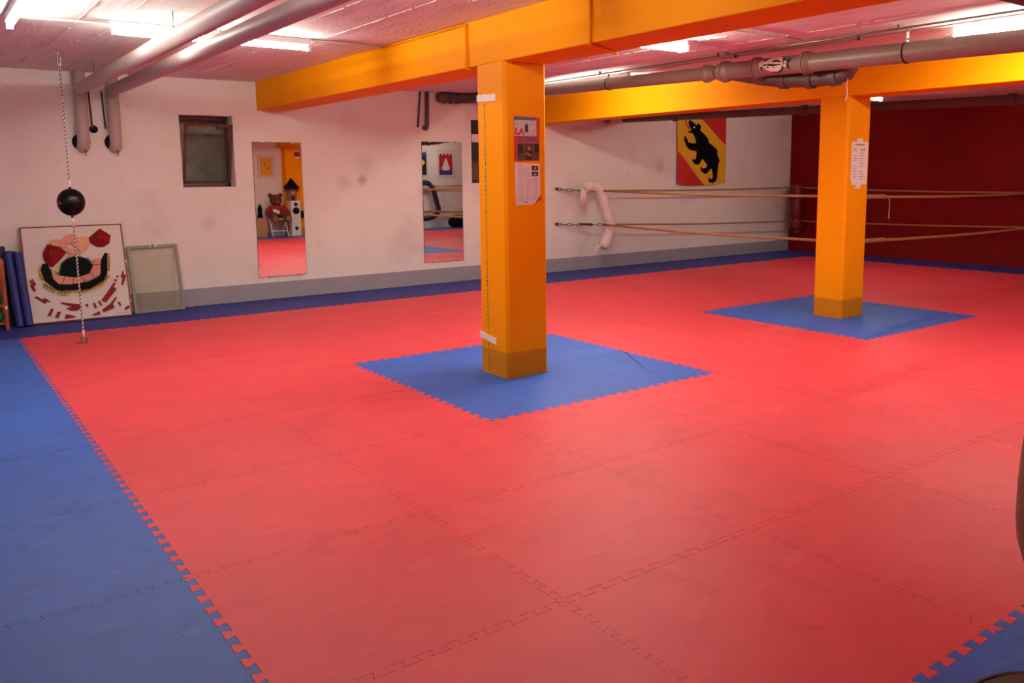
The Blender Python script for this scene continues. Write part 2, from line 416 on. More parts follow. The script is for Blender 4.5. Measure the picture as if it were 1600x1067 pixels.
BEAR = [(0.298,1.089),(0.404,1.046),(0.465,1.004),(0.496,1.025),(0.541,1.025),(0.581,0.983),(0.563,0.919),(0.649,0.866),(0.742,0.791),(0.773,0.717),(0.897,0.652),(0.997,0.587),(0.991,0.534),(1.022,0.459),(1.06,0.406),(1.022,0.343),(0.998,0.228),(0.992,0.102),(0.946,0.051),(0.869,0.026),(0.776,0.046),(0.755,0.099),(0.782,0.119),(0.822,0.097),(0.868,0.127),(0.852,0.211),(0.837,0.274),(0.791,0.254),(0.76,0.224),(0.714,0.194),(0.669,0.195),(0.608,0.228),(0.577,0.281),(0.592,0.301),(0.638,0.283),(0.699,0.298),(0.729,0.339),(0.667,0.404),(0.621,0.446),(0.591,0.405),(0.546,0.354),(0.501,0.341),(0.44,0.357),(0.38,0.399),(0.374,0.431),(0.425,0.425),(0.47,0.449),(0.484,0.512),(0.484,0.574),(0.378,0.576),(0.273,0.609),(0.213,0.662),(0.183,0.724),(0.167,0.776),(0.203,0.803),(0.257,0.765),(0.287,0.712),(0.377,0.705),(0.468,0.7),(0.474,0.742),(0.437,0.815),(0.391,0.868),(0.316,0.864),(0.255,0.9),(0.33,0.889),(0.36,0.931),(0.315,0.973),(0.284,1.026)]
BEND = [(0.0,1.12),(0.571,1.12),(1.22,0.658),(1.22,0.0),(0.762,-0.062),(0.007,0.551)]
TONGUE = [(0.187,1.12),(0.217,1.12),(0.254,1.005),(0.339,0.948),(0.321,0.9),(0.27,0.911),(0.321,0.927),(0.224,0.99)]
EYE = [(0.405,0.977),(0.435,0.983),(0.442,0.956),(0.411,0.952)]
CLAWS = [[(0.161,0.776),(0.181,0.828),(0.215,0.803)],[(0.197,0.797),(0.226,0.832),(0.239,0.786)],[(0.38,0.426),(0.364,0.472),(0.428,0.434)],[(0.583,0.297),(0.577,0.339),(0.629,0.296)],[(0.761,0.105),(0.751,0.151),(0.794,0.118)]]

# ================================================================ THE SETTING
# floor slab and the puzzle mats lying on it
fl = struct(MB().box(XL - .2, XR + .2, YF - .2, YB + .3, -0.12, -0.021).build('floor', 'slab', origin=(0, 0, 0)))

TEETH, AMP, DOVE = 10, 0.016, 0.007
def edge_curve():
    """dovetail teeth along a one metre edge: list of (t, offset)"""
    p = [(0.0, 0.0), (0.012, -AMP)]
    for k in range(TEETH):
        a = 0.1 * k + 0.028; b = 0.1 * k + 0.076
        p += [(a + DOVE, -AMP), (a - DOVE, AMP), (b + DOVE, AMP), (b - DOVE, -AMP)]
    p += [(0.988, -AMP)]
    return p
EC = edge_curve()
def tile_outline():
    pts = [(t, c) for t, c in EC]
    pts += [(1 + c, t) for t, c in EC]
    pts += [(t, 1 + c) for t, c in reversed(EC[1:] + [(1.0, 0.0)])]
    pts += [(c, t) for t, c in reversed(EC[1:] + [(1.0, 0.0)])]
    return pts
def inset(pts, g):
    out = []; n = len(pts)
    for i in range(n):
        p0, p1, p2 = Vector(pts[i - 1]), Vector(pts[i]), Vector(pts[(i + 1) % n])
        e1 = (p1 - p0).normalized(); e2 = (p2 - p1).normalized()
        n1 = Vector((-e1.y, e1.x)); n2 = Vector((-e2.y, e2.x)); s = n1 + n2
        d = max(0.5, 1 + n1.dot(n2))
        out.append(tuple(p1 + s * (g / d)))
    return out
def tile_mesh(name, pts, material, th=0.021):
    k = len(pts)
    vs = [(x, y, 0.0) for x, y in pts] + [(x, y, -th) for x, y in pts]
    fs = [tuple(range(k))] + [(i, k + i, k + (i + 1) % k, (i + 1) % k) for i in range(k)]
    me = bpy.data.meshes.new(name); me.from_pydata(vs, [], fs); me.materials.append(MATS[material]); me.update()
    return me
def notched(pts, corner, nx, ny):
    def inside(p):
        x, y = p
        return (x > nx if 'r' in corner else x < nx) and (y > ny if 't' in corner else y < ny)
    ins = {'bl': [(0, ny), (nx, ny), (nx, 0)], 'br': [(nx, 0), (nx, ny), (1, ny)],
           'tr': [(1, ny), (nx, ny), (nx, 1)], 'tl': [(nx, 1), (nx, ny), (0, ny)]}[corner]
    fl_ = [inside(p) for p in pts]
    n = len(pts); best = (0, 0)          # the longest run of points outside the notch is what stays
    for s in range(n):
        if not fl_[s] and fl_[s - 1]:
            L = 0
            while not fl_[(s + L) % n]: L += 1
            best = max(best, (L, s))
    L, s = best
    return [pts[(s + k) % n] for k in range(L)] + ins
GAP = 0.0008
OUT = tile_outline()
OUT_CUT = ([p for p in OUT if p[0] < 0.78 and p[1] < 0.2 and p[0] >= 0 and abs(p[1]) < .05 and not (abs(p[0]) < .02 and p[1] > .002)]
           + [(0.795, 0.0), (0.795, 1.0)]
           + [(t, 1 + c) for t, c in reversed(EC[1:]) if t < 0.78]
           + [(c, t) for t, c in reversed(EC[1:] + [(1.0, 0.0)])])
meshes = {}
for colour in ('red_mat', 'blue_mat', 'navy_mat'):
    meshes[colour] = tile_mesh(colour + '_tile', inset(OUT, GAP), colour)
meshes['cut'] = tile_mesh('navy_mat_tile', inset(OUT_CUT, GAP), 'navy_mat')
C1 = (2.68, 3.05, 1.80, 2.165)     # column by the posters
C2 = (6.77, 7.16, 1.79, 2.13)      # column inside the ropes
notch = {}
for (x0, x1, y0, y1) in (C1, C2):
    i = int(x1); j = int(y1); e = 0.004
    notch[(i - 1, j - 1)] = ('tr', x0 - e - i + 1, y0 - e - j + 1)
    notch[(i, j - 1)] = ('tl', x1 + e - i, y0 - e - j + 1)
    notch[(i - 1, j)] = ('br', x0 - e - i + 1, y1 + e - j)
    notch[(i, j)] = ('bl', x1 + e - i, y1 + e - j)
def is_red(i, j):
    if (2 <= i < 4 or 6 <= i < 8) and 1 <= j < 3: return False
    return 0 <= i < 12 and (-2 <= j < 6 or (i >= 5 and -3 <= j < 0))
for j in range(-4, 7):
    for i in range(-2, 13):
        c = 'red_mat' if is_red(i, j) else 'blue_mat'
        if j == 6 or i == 12: c = 'navy_mat'
        if (i, j) in notch: me = tile_mesh(c + '_tile', inset(notched(OUT, *notch[(i, j)]), GAP), c)
        elif i == 12: me = meshes['cut']
        else: me = meshes[c]
        o = bpy.data.objects.new(c + '_tile', me); COL.objects.link(o); o.parent = fl
        o.location = (i, j, ZT + random.uniform(-0.0008, 0.0))

# ceiling with the ridges left by the shuttering boards
ce = struct(MB().box(XL - .2, XR + .2, YF - .2, YB + .3, ZC, ZC + .2).build('ceiling', 'ceiling_paint', origin=(0, 0, ZC)))
for x, ya, yb in ((0.352, 2.9, 3.9), (0.352, 4.1, 5.6), (0.594, 2.3, 3.2), (0.594, 3.9, 4.4), (1.10, 1.6, 5.2), (1.708, 0.8, 2.9), (2.098, 1.7, 4.1), (1.915, 5.2, 6.4),
                  (2.30, -0.5, 1.6), (3.45, 3.1, 6.4), (3.9, 1.1, 4.3), (4.3, -0.8, 1.5), (4.75, 1.6, 4.6), (5.15, -1.0, 2.4), (6.2, -1.2, 2.6), (6.45, 2.8, 6.2)):
    b = MB(); n = max(3, int((yb - ya) / 0.09)); y = ya
    while y < yb:
        l = random.uniform(.04, .16); h = random.uniform(.002, .006); d = random.uniform(-.003, .003)
        b.box(x + d - .003, x + d + .003, y, min(y + l, yb), ZC - h, ZC + .001); y += l + (random.uniform(.0, .02) if random.random() < .7 else .05)
    b.build('shuttering_ridge', 'ceiling_paint', ce)
bl = MB()
for k in range(120):
    x = random.uniform(.1, 6.6); y = random.uniform(-.5, 5.5); r = random.uniform(.003, .008)
    if 2.6 < x < 3.1: continue
    bl.ball((x, y, ZC), r, r * random.uniform(.7, 2), r * .8, 6, 4)
o = bl.build('plaster_crumbs', 'ceiling_paint', ce); o['kind'] = 'stuff'

# walls
WX0, WX1, WZ0, WZ1 = 1.80, 2.39, 1.37, 2.185
b = MB()
b.box(XL - .2, WX0, YB, YB + .3, -.12, ZC + .1).box(WX1, XR + .2, YB, YB + .3, -.12, ZC + .1)
b.box(WX0, WX1, YB, YB + .3, -.12, WZ0).box(WX0, WX1, YB, YB + .3, WZ1, ZC + .1)
wb = struct(b.build('wall_back', 'white_paint', origin=(0, YB, 0)))
struct(MB().box(XL, XR, YB - .004, YB + .001, -.02, .2).build('baseboard_back', 'grey_paint'))
wr = struct(MB().box(XR, XR + .2, YF - .2, YB + .3, -.12, ZC + .1).build('wall_right', 'red_paint', origin=(XR, 0, 0)))
wf = struct(MB().box(XL - .2, XR + .2, YF - .2, YF, -.12, ZC + .1).build('wall_front', 'white_paint', origin=(0, YF, 0)))
wl = struct(MB().box(XL - .2, XL, YF - .2, YB + .3, -.12, ZC + .1).build('wall_left', 'white_paint', origin=(XL, 0, 0)))
# shuttering joints of the back wall: fine raised lines
for z, xa, xb in ((0.62, -1.0, 2.6), (0.52, 2.0, 5.6), (1.05, 3.2, 4.9), (1.62, 2.5, 5.6), (0.95, 7.2, 9.5), (1.86, 4.02, 4.14)):
    MB().box(xa, xb, YB - .0025, YB, z, z + .004).build('wall_joint', 'white_paint', wb)

# the window in the back wall: steel frame, sash tilted into the room, dark light shaft behind
win = bpy.data.objects.new('window_1', None); COL.objects.link(win); win.location = ((WX0 + WX1) / 2, YB + .2, WZ0); struct(win)
ys = YB + .20
b = MB(); t = .028
b.box(WX0, WX0 + t, ys, ys + .04, WZ0, WZ1).box(WX1 - t, WX1, ys, ys + .04, WZ0, WZ1).box(WX0, WX1, ys, ys + .04, WZ0, WZ0 + t).box(WX0, WX1, ys, ys + .04, WZ1 - t, WZ1)
b.build('frame', 'window_steel', win)
sx0, sx1 = WX0 + .045, WX1 - .012
lo = Vector((0, ys - .01, WZ0 + .04)); hi = Vector((0, YB - .045, WZ0 + .715)); sd = (hi - lo); sl = sd.length; sd.normalize()
nn = Vector((1, 0, 0)).cross(sd)
b = MB(); tw = .026
for x in (sx0 + tw / 2, sx1 - tw / 2): b.obox((x, lo.y + sd.y * sl / 2, lo.z + sd.z * sl / 2), (1, 0, 0), sd, nn, tw, sl, .022)
for s in (tw / 2, sl - tw / 2): b.obox(((sx0 + sx1) / 2, lo.y + sd.y * s, lo.z + sd.z * s), (1, 0, 0), sd, nn, sx1 - sx0, tw, .022)
sash = b.build('sash', 'window_steel', win)
b = MB(); b.obox(((sx0 + sx1) / 2, lo.y + sd.y * sl / 2, lo.z + sd.z * sl / 2), (1, 0, 0), sd, nn, sx1 - sx0 - .03, sl - .03, .004)
b.build('pane', 'window_glass', sash)
b = MB(); xm = (sx0 + sx1) / 2 + .09
b.box(xm - .012, xm + .012, hi.y - .02, hi.y + .01, hi.z - .06, hi.z - .005).box(xm - .006, xm + .006, hi.y - .05, hi.y - .01, hi.z - .03, hi.z - .018)
b.build('latch', 'dark_steel', sash)
for x in (sx0 + .01, sx1 - .01):
    MB().tube([(x, ys, WZ1 - .13), (x, hi.y + .02, hi.z - .12)], .004, 6).build('stay_arm', 'window_steel', win)
MB().ball(((WX0 + WX1) / 2 - .02, ys - .005, WZ1 - .04), .014).build('catch', 'dark_steel', win)
b = MB()
b.box(WX0 - .25, WX1 + .25, YB + .62, YB + .67, WZ0 - .5, ZC + .1).box(WX0 - .3, WX0 - .25, YB + .3, YB + 1.0, WZ0 - .5, ZC + .1)
b.box(WX1 + .25, WX1 + .3, YB + .3, YB + 1.0, WZ0 - .5, ZC + .1).box(WX0 - .3, WX1 + .3, YB + .3, YB + 1.0, WZ0 - .55, WZ0 - .5).box(WX0 - .3, WX1 + .3, YB + .3, YB + 1.0, ZC + .1, ZC + .15)
b.build('shaft_wall', 'concrete_dark', win)

# beams and columns
def chamfer_box(b, x0, x1, y0, y1, z0, z1, c):
    poly = [(x0 + c, y0), (x1 - c, y0), (x1, y0 + c), (x1, y1 - c), (x1 - c, y1), (x0 + c, y1), (x0, y1 - c), (x0, y0 + c)]
    return b.prism(poly, (0, 0, z0), (1, 0, 0), (0, 1, 0), z1 - z0)
BZ1, BZ2 = 2.268, 2.222
beam1 = struct(MB().box(C1[0], C1[1] + .01, YF, YB, BZ1, ZC + .001).build('ceiling_beam', 'orange_paint', bevel=.006))
beam2 = struct(MB().box(C2[0], C2[1], YF, YB, BZ2, ZC + .001).build('ceiling_beam', 'orange_paint', bevel=.006))
col1 = struct(chamfer_box(MB(), *C1, -.021, BZ1, .022).build('column', 'orange_column'))
col2 = struct(chamfer_box(MB(), *C2, -.021, BZ2, .022).build('column', 'orange_column'))
pil = struct(chamfer_box(MB(), 6.90, 7.34, YF - .01, YF + .30, -.021, BZ2, .012).build('pilaster', 'orange_column'))
for o, l, c in ((beam1, 'near orange painted ceiling beam running from the white wall over the poster column', 'beam'),
                (beam2, 'farther orange painted ceiling beam running over the column with the single sheet', 'beam'),
                (col1, 'near orange square column with the film poster and the measuring strip', 'column'),
                (col2, 'far orange square column standing inside the ropes', 'column'),
                (pil, 'orange wall pillar behind the white speaker, seen in the left mirror', 'pillar')):
    tag(o, l, c)

# ================================================================ LAMPS
def lamp(label, x, y, length, axis, tubes=1, z=ZC):
    """fluorescent batten under the ceiling; x,y = its middle"""
    t = thing('fluorescent_lamp', label, 'lamp', (x, y, z), 'fluorescent ceiling lamps')
    h = length / 2
    def bx(b, a0, a1, w0, w1, z0, z1):
        if axis == 'x': return b.box(x + a0, x + a1, y + w0, y + w1, z0, z1)
        return b.box(x + w0, x + w1, y + a0, y + a1, z0, z1)
    bx(MB(), -h, h, -.028, .028, z - .05, z - .001).build('housing', 'lamp_white', t, bevel=.004)
    offs = (0,) if tubes == 1 else (-.035, .035)
    for s in (-1, 1):
        b = MB(); bx(b, min(s * h, s * (h - .022)), max(s * h, s * (h - .022)), -.02 - max(offs), .02 + max(offs), z - .098, z - .045)
        b.build('socket', 'lamp_white', t)
    for d in offs:
        p = [(x - h + .02, y + d, z - .077), (x + h - .02, y + d, z - .077)] if axis == 'x' else [(x + d, y - h + .02, z - .077), (x + d, y + h - .02, z - .077)]
        MB().tube(p, .0165, 10).build('tube', 'tube_light', t)
    return t
lamp('fluorescent lamp at the top left corner, left of the two grey pipes', -0.06, 3.0, 1.5, 'y')
lamp('fluorescent lamp left of the near beam, beyond the top edge of the photo', 1.28, 0.70, 1.46, 'x')
lamp('fluorescent lamp behind the two grey pipes, beside the near orange beam', 1.28, 3.62, 1.46, 'x')
lamp('fluorescent lamp half hidden behind the near beam, right of the poster column', 3.90, 1.95, 1.46, 'x', 2)
lamp('fluorescent lamp behind the brown drain pipe at the top right corner', 5.90, -0.42, 1.46, 'y', 2)
lamp('fluorescent lamp behind the brown drain pipe, just right of the poster column', 5.77, 4.62, 1.46, 'y')
lamp('fluorescent lamp showing as a small glint right of the far column', 10.10, 3.86, 1.16, 'x')
lamp('fluorescent lamp near the wall behind the camera, lighting the framed pennants', 10.3, -2.3, 1.46, 'x')

# ================================================================ PIPES
def arc(c, a, b_, r, n=8):
    """quarter bend about c from direction a to direction b_"""
    c = Vector(c); a = Vector(a); b_ = Vector(b_)
    return [c + a * (r * math.cos(k * PI / 2 / n)) + b_ * (r * math.sin(k * PI / 2 / n)) for k in range(n + 1)]
for x, lab in ((0.815, 'left one of the two grey pipes, its riser next to the ball cord'),
               (1.125, 'right one of the two grey pipes, its riser nearer the small window')):
    yr = YB - .075; zh = 2.41; R = .0625; zb = 1.87
    t = thing('heating_pipe', lab, 'pipe', (x, yr, zb))
    MB().tube([(x, yr, zh), (x, YF + .02, zh)], R, 24, caps=False).build('horizontal_run', 'pipe_grey', t, smooth=True)
    MB().tube([(x, yr, ZC + .01), (x, yr, zb)] + [(x, yr + R * 1.25 * (1 - math.cos(a)), zb - R * 1.0 * math.sin(a)) for a in [k * PI / 14 for k in range(1, 8)]] + [(x, YB + .02, zb - R)], R * .98, 24).build('riser', 'pipe_grey', t, smooth=True)
    MB().ball((x, yr, zb), R * .98, nu=24, nv=16).build('elbow_cap', 'pipe_grey', t, smooth=True)
    b = MB(); b.tube([(x - .012, YB - .006, zb - .005), (x - .012, YB + .001, zb - .005)], .088, 28); b.build('hole_shade_disc', 'hole_shade_black', t)  # flat black disc on the wall, painted shade of the pipe's hole
    b = MB(); b.tube([(x + .012, yr, zb - R + .02), (x + .012, yr, zb - R - .05)], .012, 8).tube([(x + .012, yr, zb - R - .03), (x + .012, yr - .03, zb - R - .045)], .007, 8).tube([(x + .012, yr, zb - R - .05), (x + .012, yr, zb - R - .085)], .0065, 8).ball((x + .012, yr, zb - R - .035), .014)
    b.build('drain_valve', 'brass', t, smooth=True)
    # thermometer tube beside the riser
    xs = x + .1 if x < 1 else x - .085
    b = MB(); b.tube([(xs - .012, YB - .03, 2.40), (xs, YB - .03, 2.03)], .0075, 8)
    g = b.build('sensor_tube', 'dark_steel', t, smooth=True)
    MB().tube([(xs, YB - .03, 2.035), (xs + .001, YB - .03, 2.005)], .009, 8).build('sensor_tip', 'brass', g, smooth=True)
    MB().tube([(x, yr - .9, zh + R - .002), (x, yr - .9, ZC)], .003, 6).build('hanger_wire', 'dark_steel', t)
    MB().tube([(x, 3.0, zh + R - .002), (x, 3.0, ZC)], .003, 6).build('hanger_wire', 'dark_steel', t)
    MB().tube([(x, 1.5, zh + R - .002), (x, 1.5, ZC)], .003, 6).build('hanger_wire', 'dark_steel', t)
tag(MB().tube([(0.93, YB - .007, 2.0), (0.93, YB + .001, 2.0)], .042, 24).build('hole_shade_disc', 'hole_shade_black'), 'black disc imitating the shade of a round hole in the wall between the grey risers', 'hole')  # wall is uncut here: a black disc paints the hole's inner shade

# the brown drain pipe
def zp(y): return 2.378 + 0.0205 * (y + 0.35)
XP = 5.59
t = thing('drain_pipe', 'thick brown drain pipe with couplings and a white mark, hung before the far beam', 'pipe', (XP, 1.5, zp(1.5)))
MB().tube([(XP, 6.55, zp(6.55)), (XP, 2.45, zp(2.45))], .064, 24).build('far_run', 'drain_brown', t, smooth='auto')
MB().tube([(XP, 2.42, zp(2.42)), (XP, YF + .03, zp(YF))], .079, 24).build('near_run', 'drain_brown', t, smooth='auto')
for y, r in ((2.56, .086), (2.33, .101), (1.95, .101), (1.415, .101), (0.0 - 3.0, .101)):
    b = MB(); b.tube([(XP, y + .036, zp(y)), (XP, y + .034, zp(y)), (XP, y + .012, zp(y)), (XP, y + .010, zp(y)), (XP, y - .010, zp(y)), (XP, y - .012, zp(y)), (XP, y - .05, zp(y))], [r * .80, r, r, r * .93, r * .93, r * .97, r * .78], 24)
    b.build('coupling', 'drain_brown', t, smooth='auto')
br = [(XP + .02, 2.25, zp(2.2) - .02), (XP + .12, 1.98, 2.345), (XP + .17, 1.8, 2.315), (XP + .19, 1.5, 2.295), (XP + .19, 1.25, 2.295), (XP + .19, 1.17, 2.315), (XP + .17, 1.12, 2.36), (XP + .12, 1.10, 2.40)]
MB().tube(br, .068, 20).build('branch', 'drain_dark', t, smooth='auto')
for p, q in (((XP + .168, 1.83, 2.318), (XP + .176, 1.76, 2.313)), ((XP + .19, 1.56, 2.296), (XP + .19, 1.49, 2.295)), ((XP + .19, 1.31, 2.294), (XP + .19, 1.24, 2.297))):
    MB().tube([p, q], .08, 20).build('branch_coupling', 'drain_dark', t, smooth='auto')
# far end: fitting by the white wall
MB().tube([(XP, 6.52, zp(6.5)), (XP, 6.78, zp(6.7)), (XP - .02, 6.86, zp(6.7)), (XP - .09, 6.92, zp(6.7)), (XP - .42, 6.93, zp(6.7))], .066, 20).build('wall_bend', 'drain_dark', t, smooth=True)
for x in (XP - .40, XP - .30, XP - .20):
    MB().tube([(x - .02, 6.93, zp(6.7)), (x + .02, 6.93, zp(6.7))], .08, 20).build('bend_coupling', 'drain_dark', t, smooth='auto')
MB().tube([(XP - .5, 6.93, zp(6.7)), (XP - .40, 6.93, zp(6.7))], [.055, .078], 20).build('end_cap', 'drain_dark', t, smooth='auto')
for y in (0.515, 4.02, -1.6):
    g = MB(); r = .081 if y < 2.4 else .066
    g.tube([(XP + r * math.cos(a), y, zp(y) + r * math.sin(a)) for a in [k * 2 * PI / 24 for k in range(24)]], .006, 6, closed=True)
    g = g.build('hanger_clamp', 'dark_steel', t, smooth=True)
    b = MB(); b.box(XP - .013, XP + .013, y - .004, y + .004, zp(y) + r, ZC - .005).box(XP - .03, XP + .03, y - .02, y + .02, ZC - .012, ZC)
    b.ball((XP, y - .008, zp(y) + r + .02), .009).ball((XP, y - .008, ZC - .03), .009)
    b.build('hanger_strap', 'steel', g)
# white mark on the pipe: block letters with a black drop shadow, wrapped round the pipe's front
def on_pipe(u, v, r):
    """u = metres along the pipe towards the camera, v = radians round it (0 = its front side)"""
    y = 1.747 - u; a = PI + .148 - v
    return Vector((XP + r * math.cos(a), y, zp(y) + r * math.sin(a)))
def pipe_poly(b, poly, r, mi):
    """the polygon cut out of a fine grid wrapped round the pipe, so that it hugs the curve"""
    du, dv = .0028, .045; idx = {}; vs = []; fs = []
    u0 = min(p[0] for p in poly); u1 = max(p[0] for p in poly); v0 = min(p[1] for p in poly); v1 = max(p[1] for p in poly)
    def vid(i, j):
        if (i, j) not in idx: idx[(i, j)] = len(vs); vs.append(on_pipe(u0 + i * du, v0 + j * dv, r))
        return idx[(i, j)]
    for i in range(int((u1 - u0) / du) + 1):
        for j in range(int((v1 - v0) / dv) + 1):
            if pip((u0 + (i + .5) * du, v0 + (j + .5) * dv), poly): fs.append((vid(i, j), vid(i + 1, j), vid(i + 1, j + 1), vid(i, j + 1)))
    b.add(vs, fs, mi)
LOGO_W = [[(-0.1459,0.687),(-0.1265,0.725),(-0.1022,0.877),(-0.073,0.644),(-0.0486,1.079),(0.0,1.37),(0.0778,1.223),(0.107,0.85),(0.1168,0.389),(0.109,-0.024),(0.0924,-0.374),(0.0535,-0.579),(-0.0097,-0.528),(-0.0486,-0.331),(-0.0778,-0.085),(-0.1022,0.171),(-0.1245,0.094),(-0.1314,-0.209),(-0.1382,0.214)],[(0.1362,0.537),(0.1557,0.511),(0.1576,0.231),(0.1343,0.259)],[(0.1245,0.165),(0.1557,0.159),(0.1537,-0.128),(0.1265,-0.117)]]
LOGO_D = [[(0.0,0.707),(0.0438,0.778),(0.1022,0.523),(0.0973,0.358),(0.0535,0.47),(0.0,0.482)],[(-0.1022,0.364),(-0.0584,0.354),(-0.0195,0.371),(0.0292,0.279),(0.0924,0.256),(0.1022,0.139),(0.0486,0.077),(0.0,0.072),(-0.0486,0.192),(-0.0876,0.175)],[(-0.0486,0.108),(-0.0243,0.028),(-0.0341,-0.136),(-0.0535,-0.041)],[(0.0146,0.035),(0.0389,0.027),(0.0292,-0.169)]]
LOGO_K = [[(-0.1314,0.102),(-0.1022,0.119),(-0.109,-0.514)],[(-0.0195,-0.457),(0.0535,-0.495),(0.0924,-0.319),(0.1314,0.053),(0.1168,-0.52),(0.0486,-0.844),(0.0,-0.707)],[(0.1508,0.706),(0.2043,0.761),(0.1849,0.094),(0.1946,-0.628),(0.1537,-0.076),(0.1654,0.169)],[(0.109,1.021),(0.1459,0.86),(0.1314,0.484),(0.1148,0.448)],[(-0.1119,1.02),(-0.0486,1.203),(-0.0701,0.679),(-0.0973,0.868)]]
for nm, polys, r, mm in (('painted_shadow', LOGO_K, .0799, 'logo_black'), ('painted_letter', LOGO_W, .0812, 'logo_white'), ('painted_shadow', LOGO_D, .0822, 'logo_black')):
  for p in polys:
    b = MB(); pipe_poly(b, p[::-1], r, 0)
    o = b.build(nm, mm, t)
    if nm == 'painted_letter': o['label'] = 'white block lettering with black shadow'
MB().tube([(XP + .17, 1.13, 2.30), (XP + .155, 1.14, 2.22), (XP + .165, 1.135, 2.14), (XP + .15, 1.14, 2.08)], .0035, 6).build('loose_cord', 'rope_white', t)

# thin pipe behind the far beam
def zq(y): return 2.205 + .022 * (y - .75)
XQ = 8.55
t = thing('drain_pipe', 'dark thin drain pipe under the ceiling behind the far orange beam, above the flag', 'pipe', (XQ, 3, zq(3)))
MB().tube([(XQ, YB + .01, zq(YB)), (XQ, YF + .02, zq(YF))], .052, 16).build('run', 'drain_dark', t, smooth='auto')
for y in (3.62, 1.05, .86, .62, 5.9):
    MB().tube([(XQ, y + .04, zq(y)), (XQ, y - .04, zq(y))], .068, 16).build('coupling', 'drain_dark', t, smooth='auto')
MB().tube([(8.12, 6.95, 2.42), (8.12, 6.95, 2.36), (8.12, 6.95, 2.27)], [.13, .11, .02], 16).build('ceiling_funnel', 'drain_dark')
tag(bpy.data.objects['ceiling_funnel'], 'dark grey cone under the far beam, high on the white wall', 'funnel')
MB().tube([(8.12, 6.95, 2.42), (8.12, 6.95, ZC)], .05, 12).build('stem', 'drain_dark', bpy.data.objects['ceiling_funnel'])

# two short pipes on the white wall above the right mirror
t = thing('wall_pipe', 'short dark pipes coming down the white wall above the right mirror', 'pipe', (4.93, YB - .04, 2.1))
MB().tube([(4.955, YB - .05, ZC), (4.945, YB - .05, 2.15), (4.943, YB - .045, 2.125), (4.93, YB - .02, 2.115), (4.91, YB + .01, 2.115)], .026, 14).build('drop', 'drain_dark', t, smooth=True)
MB().ball((4.93, YB - .035, 2.115), .036).build('bend', 'drain_dark', t, smooth=True)
MB().tube([(4.865, YB - .03, ZC), (4.82, YB - .02, 2.125)], .013, 10).build('thin_drop', 'drain_dark', t, smooth=True)

# dark branch pipe crossing close overhead at the top right
t = thing('overhead_pipe', 'dark brown pipe crossing the ceiling at the extreme top right corner', 'pipe', (4.9, -.95, 2.40))
MB().tube([(3.1, -.88, 2.455), (XP - .09, -.88, 2.455)], .058, 20).build('run', 'drain_dark', t, smooth='auto')
MB().tube([(XP - .2, -.88, 2.455), (XP - .1, -.88, 2.455)], .072, 20).build('coupling', 'drain_dark', t, smooth='auto')

# conduits: thin cable pipes
def conduit(label, path, r=.009, m='conduit', clips=()):
    o = MB().tube(path, r, 8).build('cable_conduit', m, smooth=True)
    tag(o, label, 'conduit', 'cable conduits')
    for c in clips: MB().box(c[0] - .012, c[0] + .012, c[1] - .008, c[1] + .008, ZC - .03, ZC).build('clip', 'dark_steel', o)
    return o
conduit('thin cable conduit from the top left lamp towards the grey pipes', [(-.03, 3.70, ZC - .012), (.95, 3.68, ZC - .012)])
conduit('thin cable conduit from the lamp behind the grey pipes to the near beam', [(2.02, 3.60, ZC - .012), (2.66, 3.60, ZC - .012)])
conduit('orange painted conduit along the top edge of the near beam', [(2.668, 3.58, ZC - .013), (2.668, 2.29, ZC - .013)], .009, 'orange_paint')
conduit('orange painted conduit down the side of the near beam, left of the poster column', [(2.668, 2.275, ZC - .01), (2.668, 2.275, BZ1 - .008), (2.72, 2.262, BZ1 - .008)], .010, 'orange_paint')
conduit('orange painted conduit down the side of the near beam, right of the poster column', [(2.668, .85, ZC - .01), (2.668, .85, BZ1 - .01), (2.70, .86, BZ1 - .01), (3.05, 1.05, BZ1 - .01), (3.075, 1.07, BZ1 - .01)], .010, 'orange_paint')
conduit('long thin cable conduit above the brown drain pipe, nearer one', [(5.44, 5.6, ZC - .03), (5.44, -2.0, ZC - .03)], .008, 'steel', [(5.44, y) for y in (4.0, 2.3, .5)])
conduit('long thin cable conduit above the brown drain pipe, nearer the far beam', [(5.68, 3.6, ZC - .016), (5.68, -2.0, ZC - .016)], .007, 'conduit', [(5.68, y) for y in (2.3, 1.0)])
conduit('short thin cable conduit crossing the ceiling right of the near beam', [(3.10, 1.32, ZC - .012), (5.44, 1.32, ZC - .012)], .007, 'conduit')
o = MB().box(5.42, 5.47, 2.20, 2.28, ZC - .03, ZC).build('junction_box', 'drain_brown'); tag(o, 'small brown junction box on the ceiling above the pipe couplings', 'junction box')

# ================================================================ MIRRORS
def mirror(label, x0, x1, z0, z1):
    t = thing('wall_mirror', label, 'mirror', ((x0 + x1) / 2, YB, z0))
    MB().box(x0, x1, YB - .009, YB - .001, z0, z1).build('glass', 'mirror', t)
    b = MB(); e = .0025
    b.box(x0 - e, x0, YB - .0095, YB, z0 - e, z1 + e).box(x1, x1 + e, YB - .0095, YB, z0 - e, z1 + e).box(x0, x1, YB - .0095, YB, z0 - e, z0).box(x0, x1, YB - .0095, YB, z1, z1 + e)
    b.build('edge', 'dark_steel', t)
    for x in (x0 + .12, x1 - .1):
        for z, s in ((z0, -1), (z1, 1)):
            MB().box(x - .015, x + .015, YB - .013, YB, z - .008, z + .008).build('clip', 'steel', t)
mirror('tall narrow mirror beside the window, reflecting the teddy bear', 2.605, 3.196, .273, 1.893)
mirror('tall narrow mirror left of the poster column, reflecting the framed pennants', 4.875, 5.495, .293, 1.932)

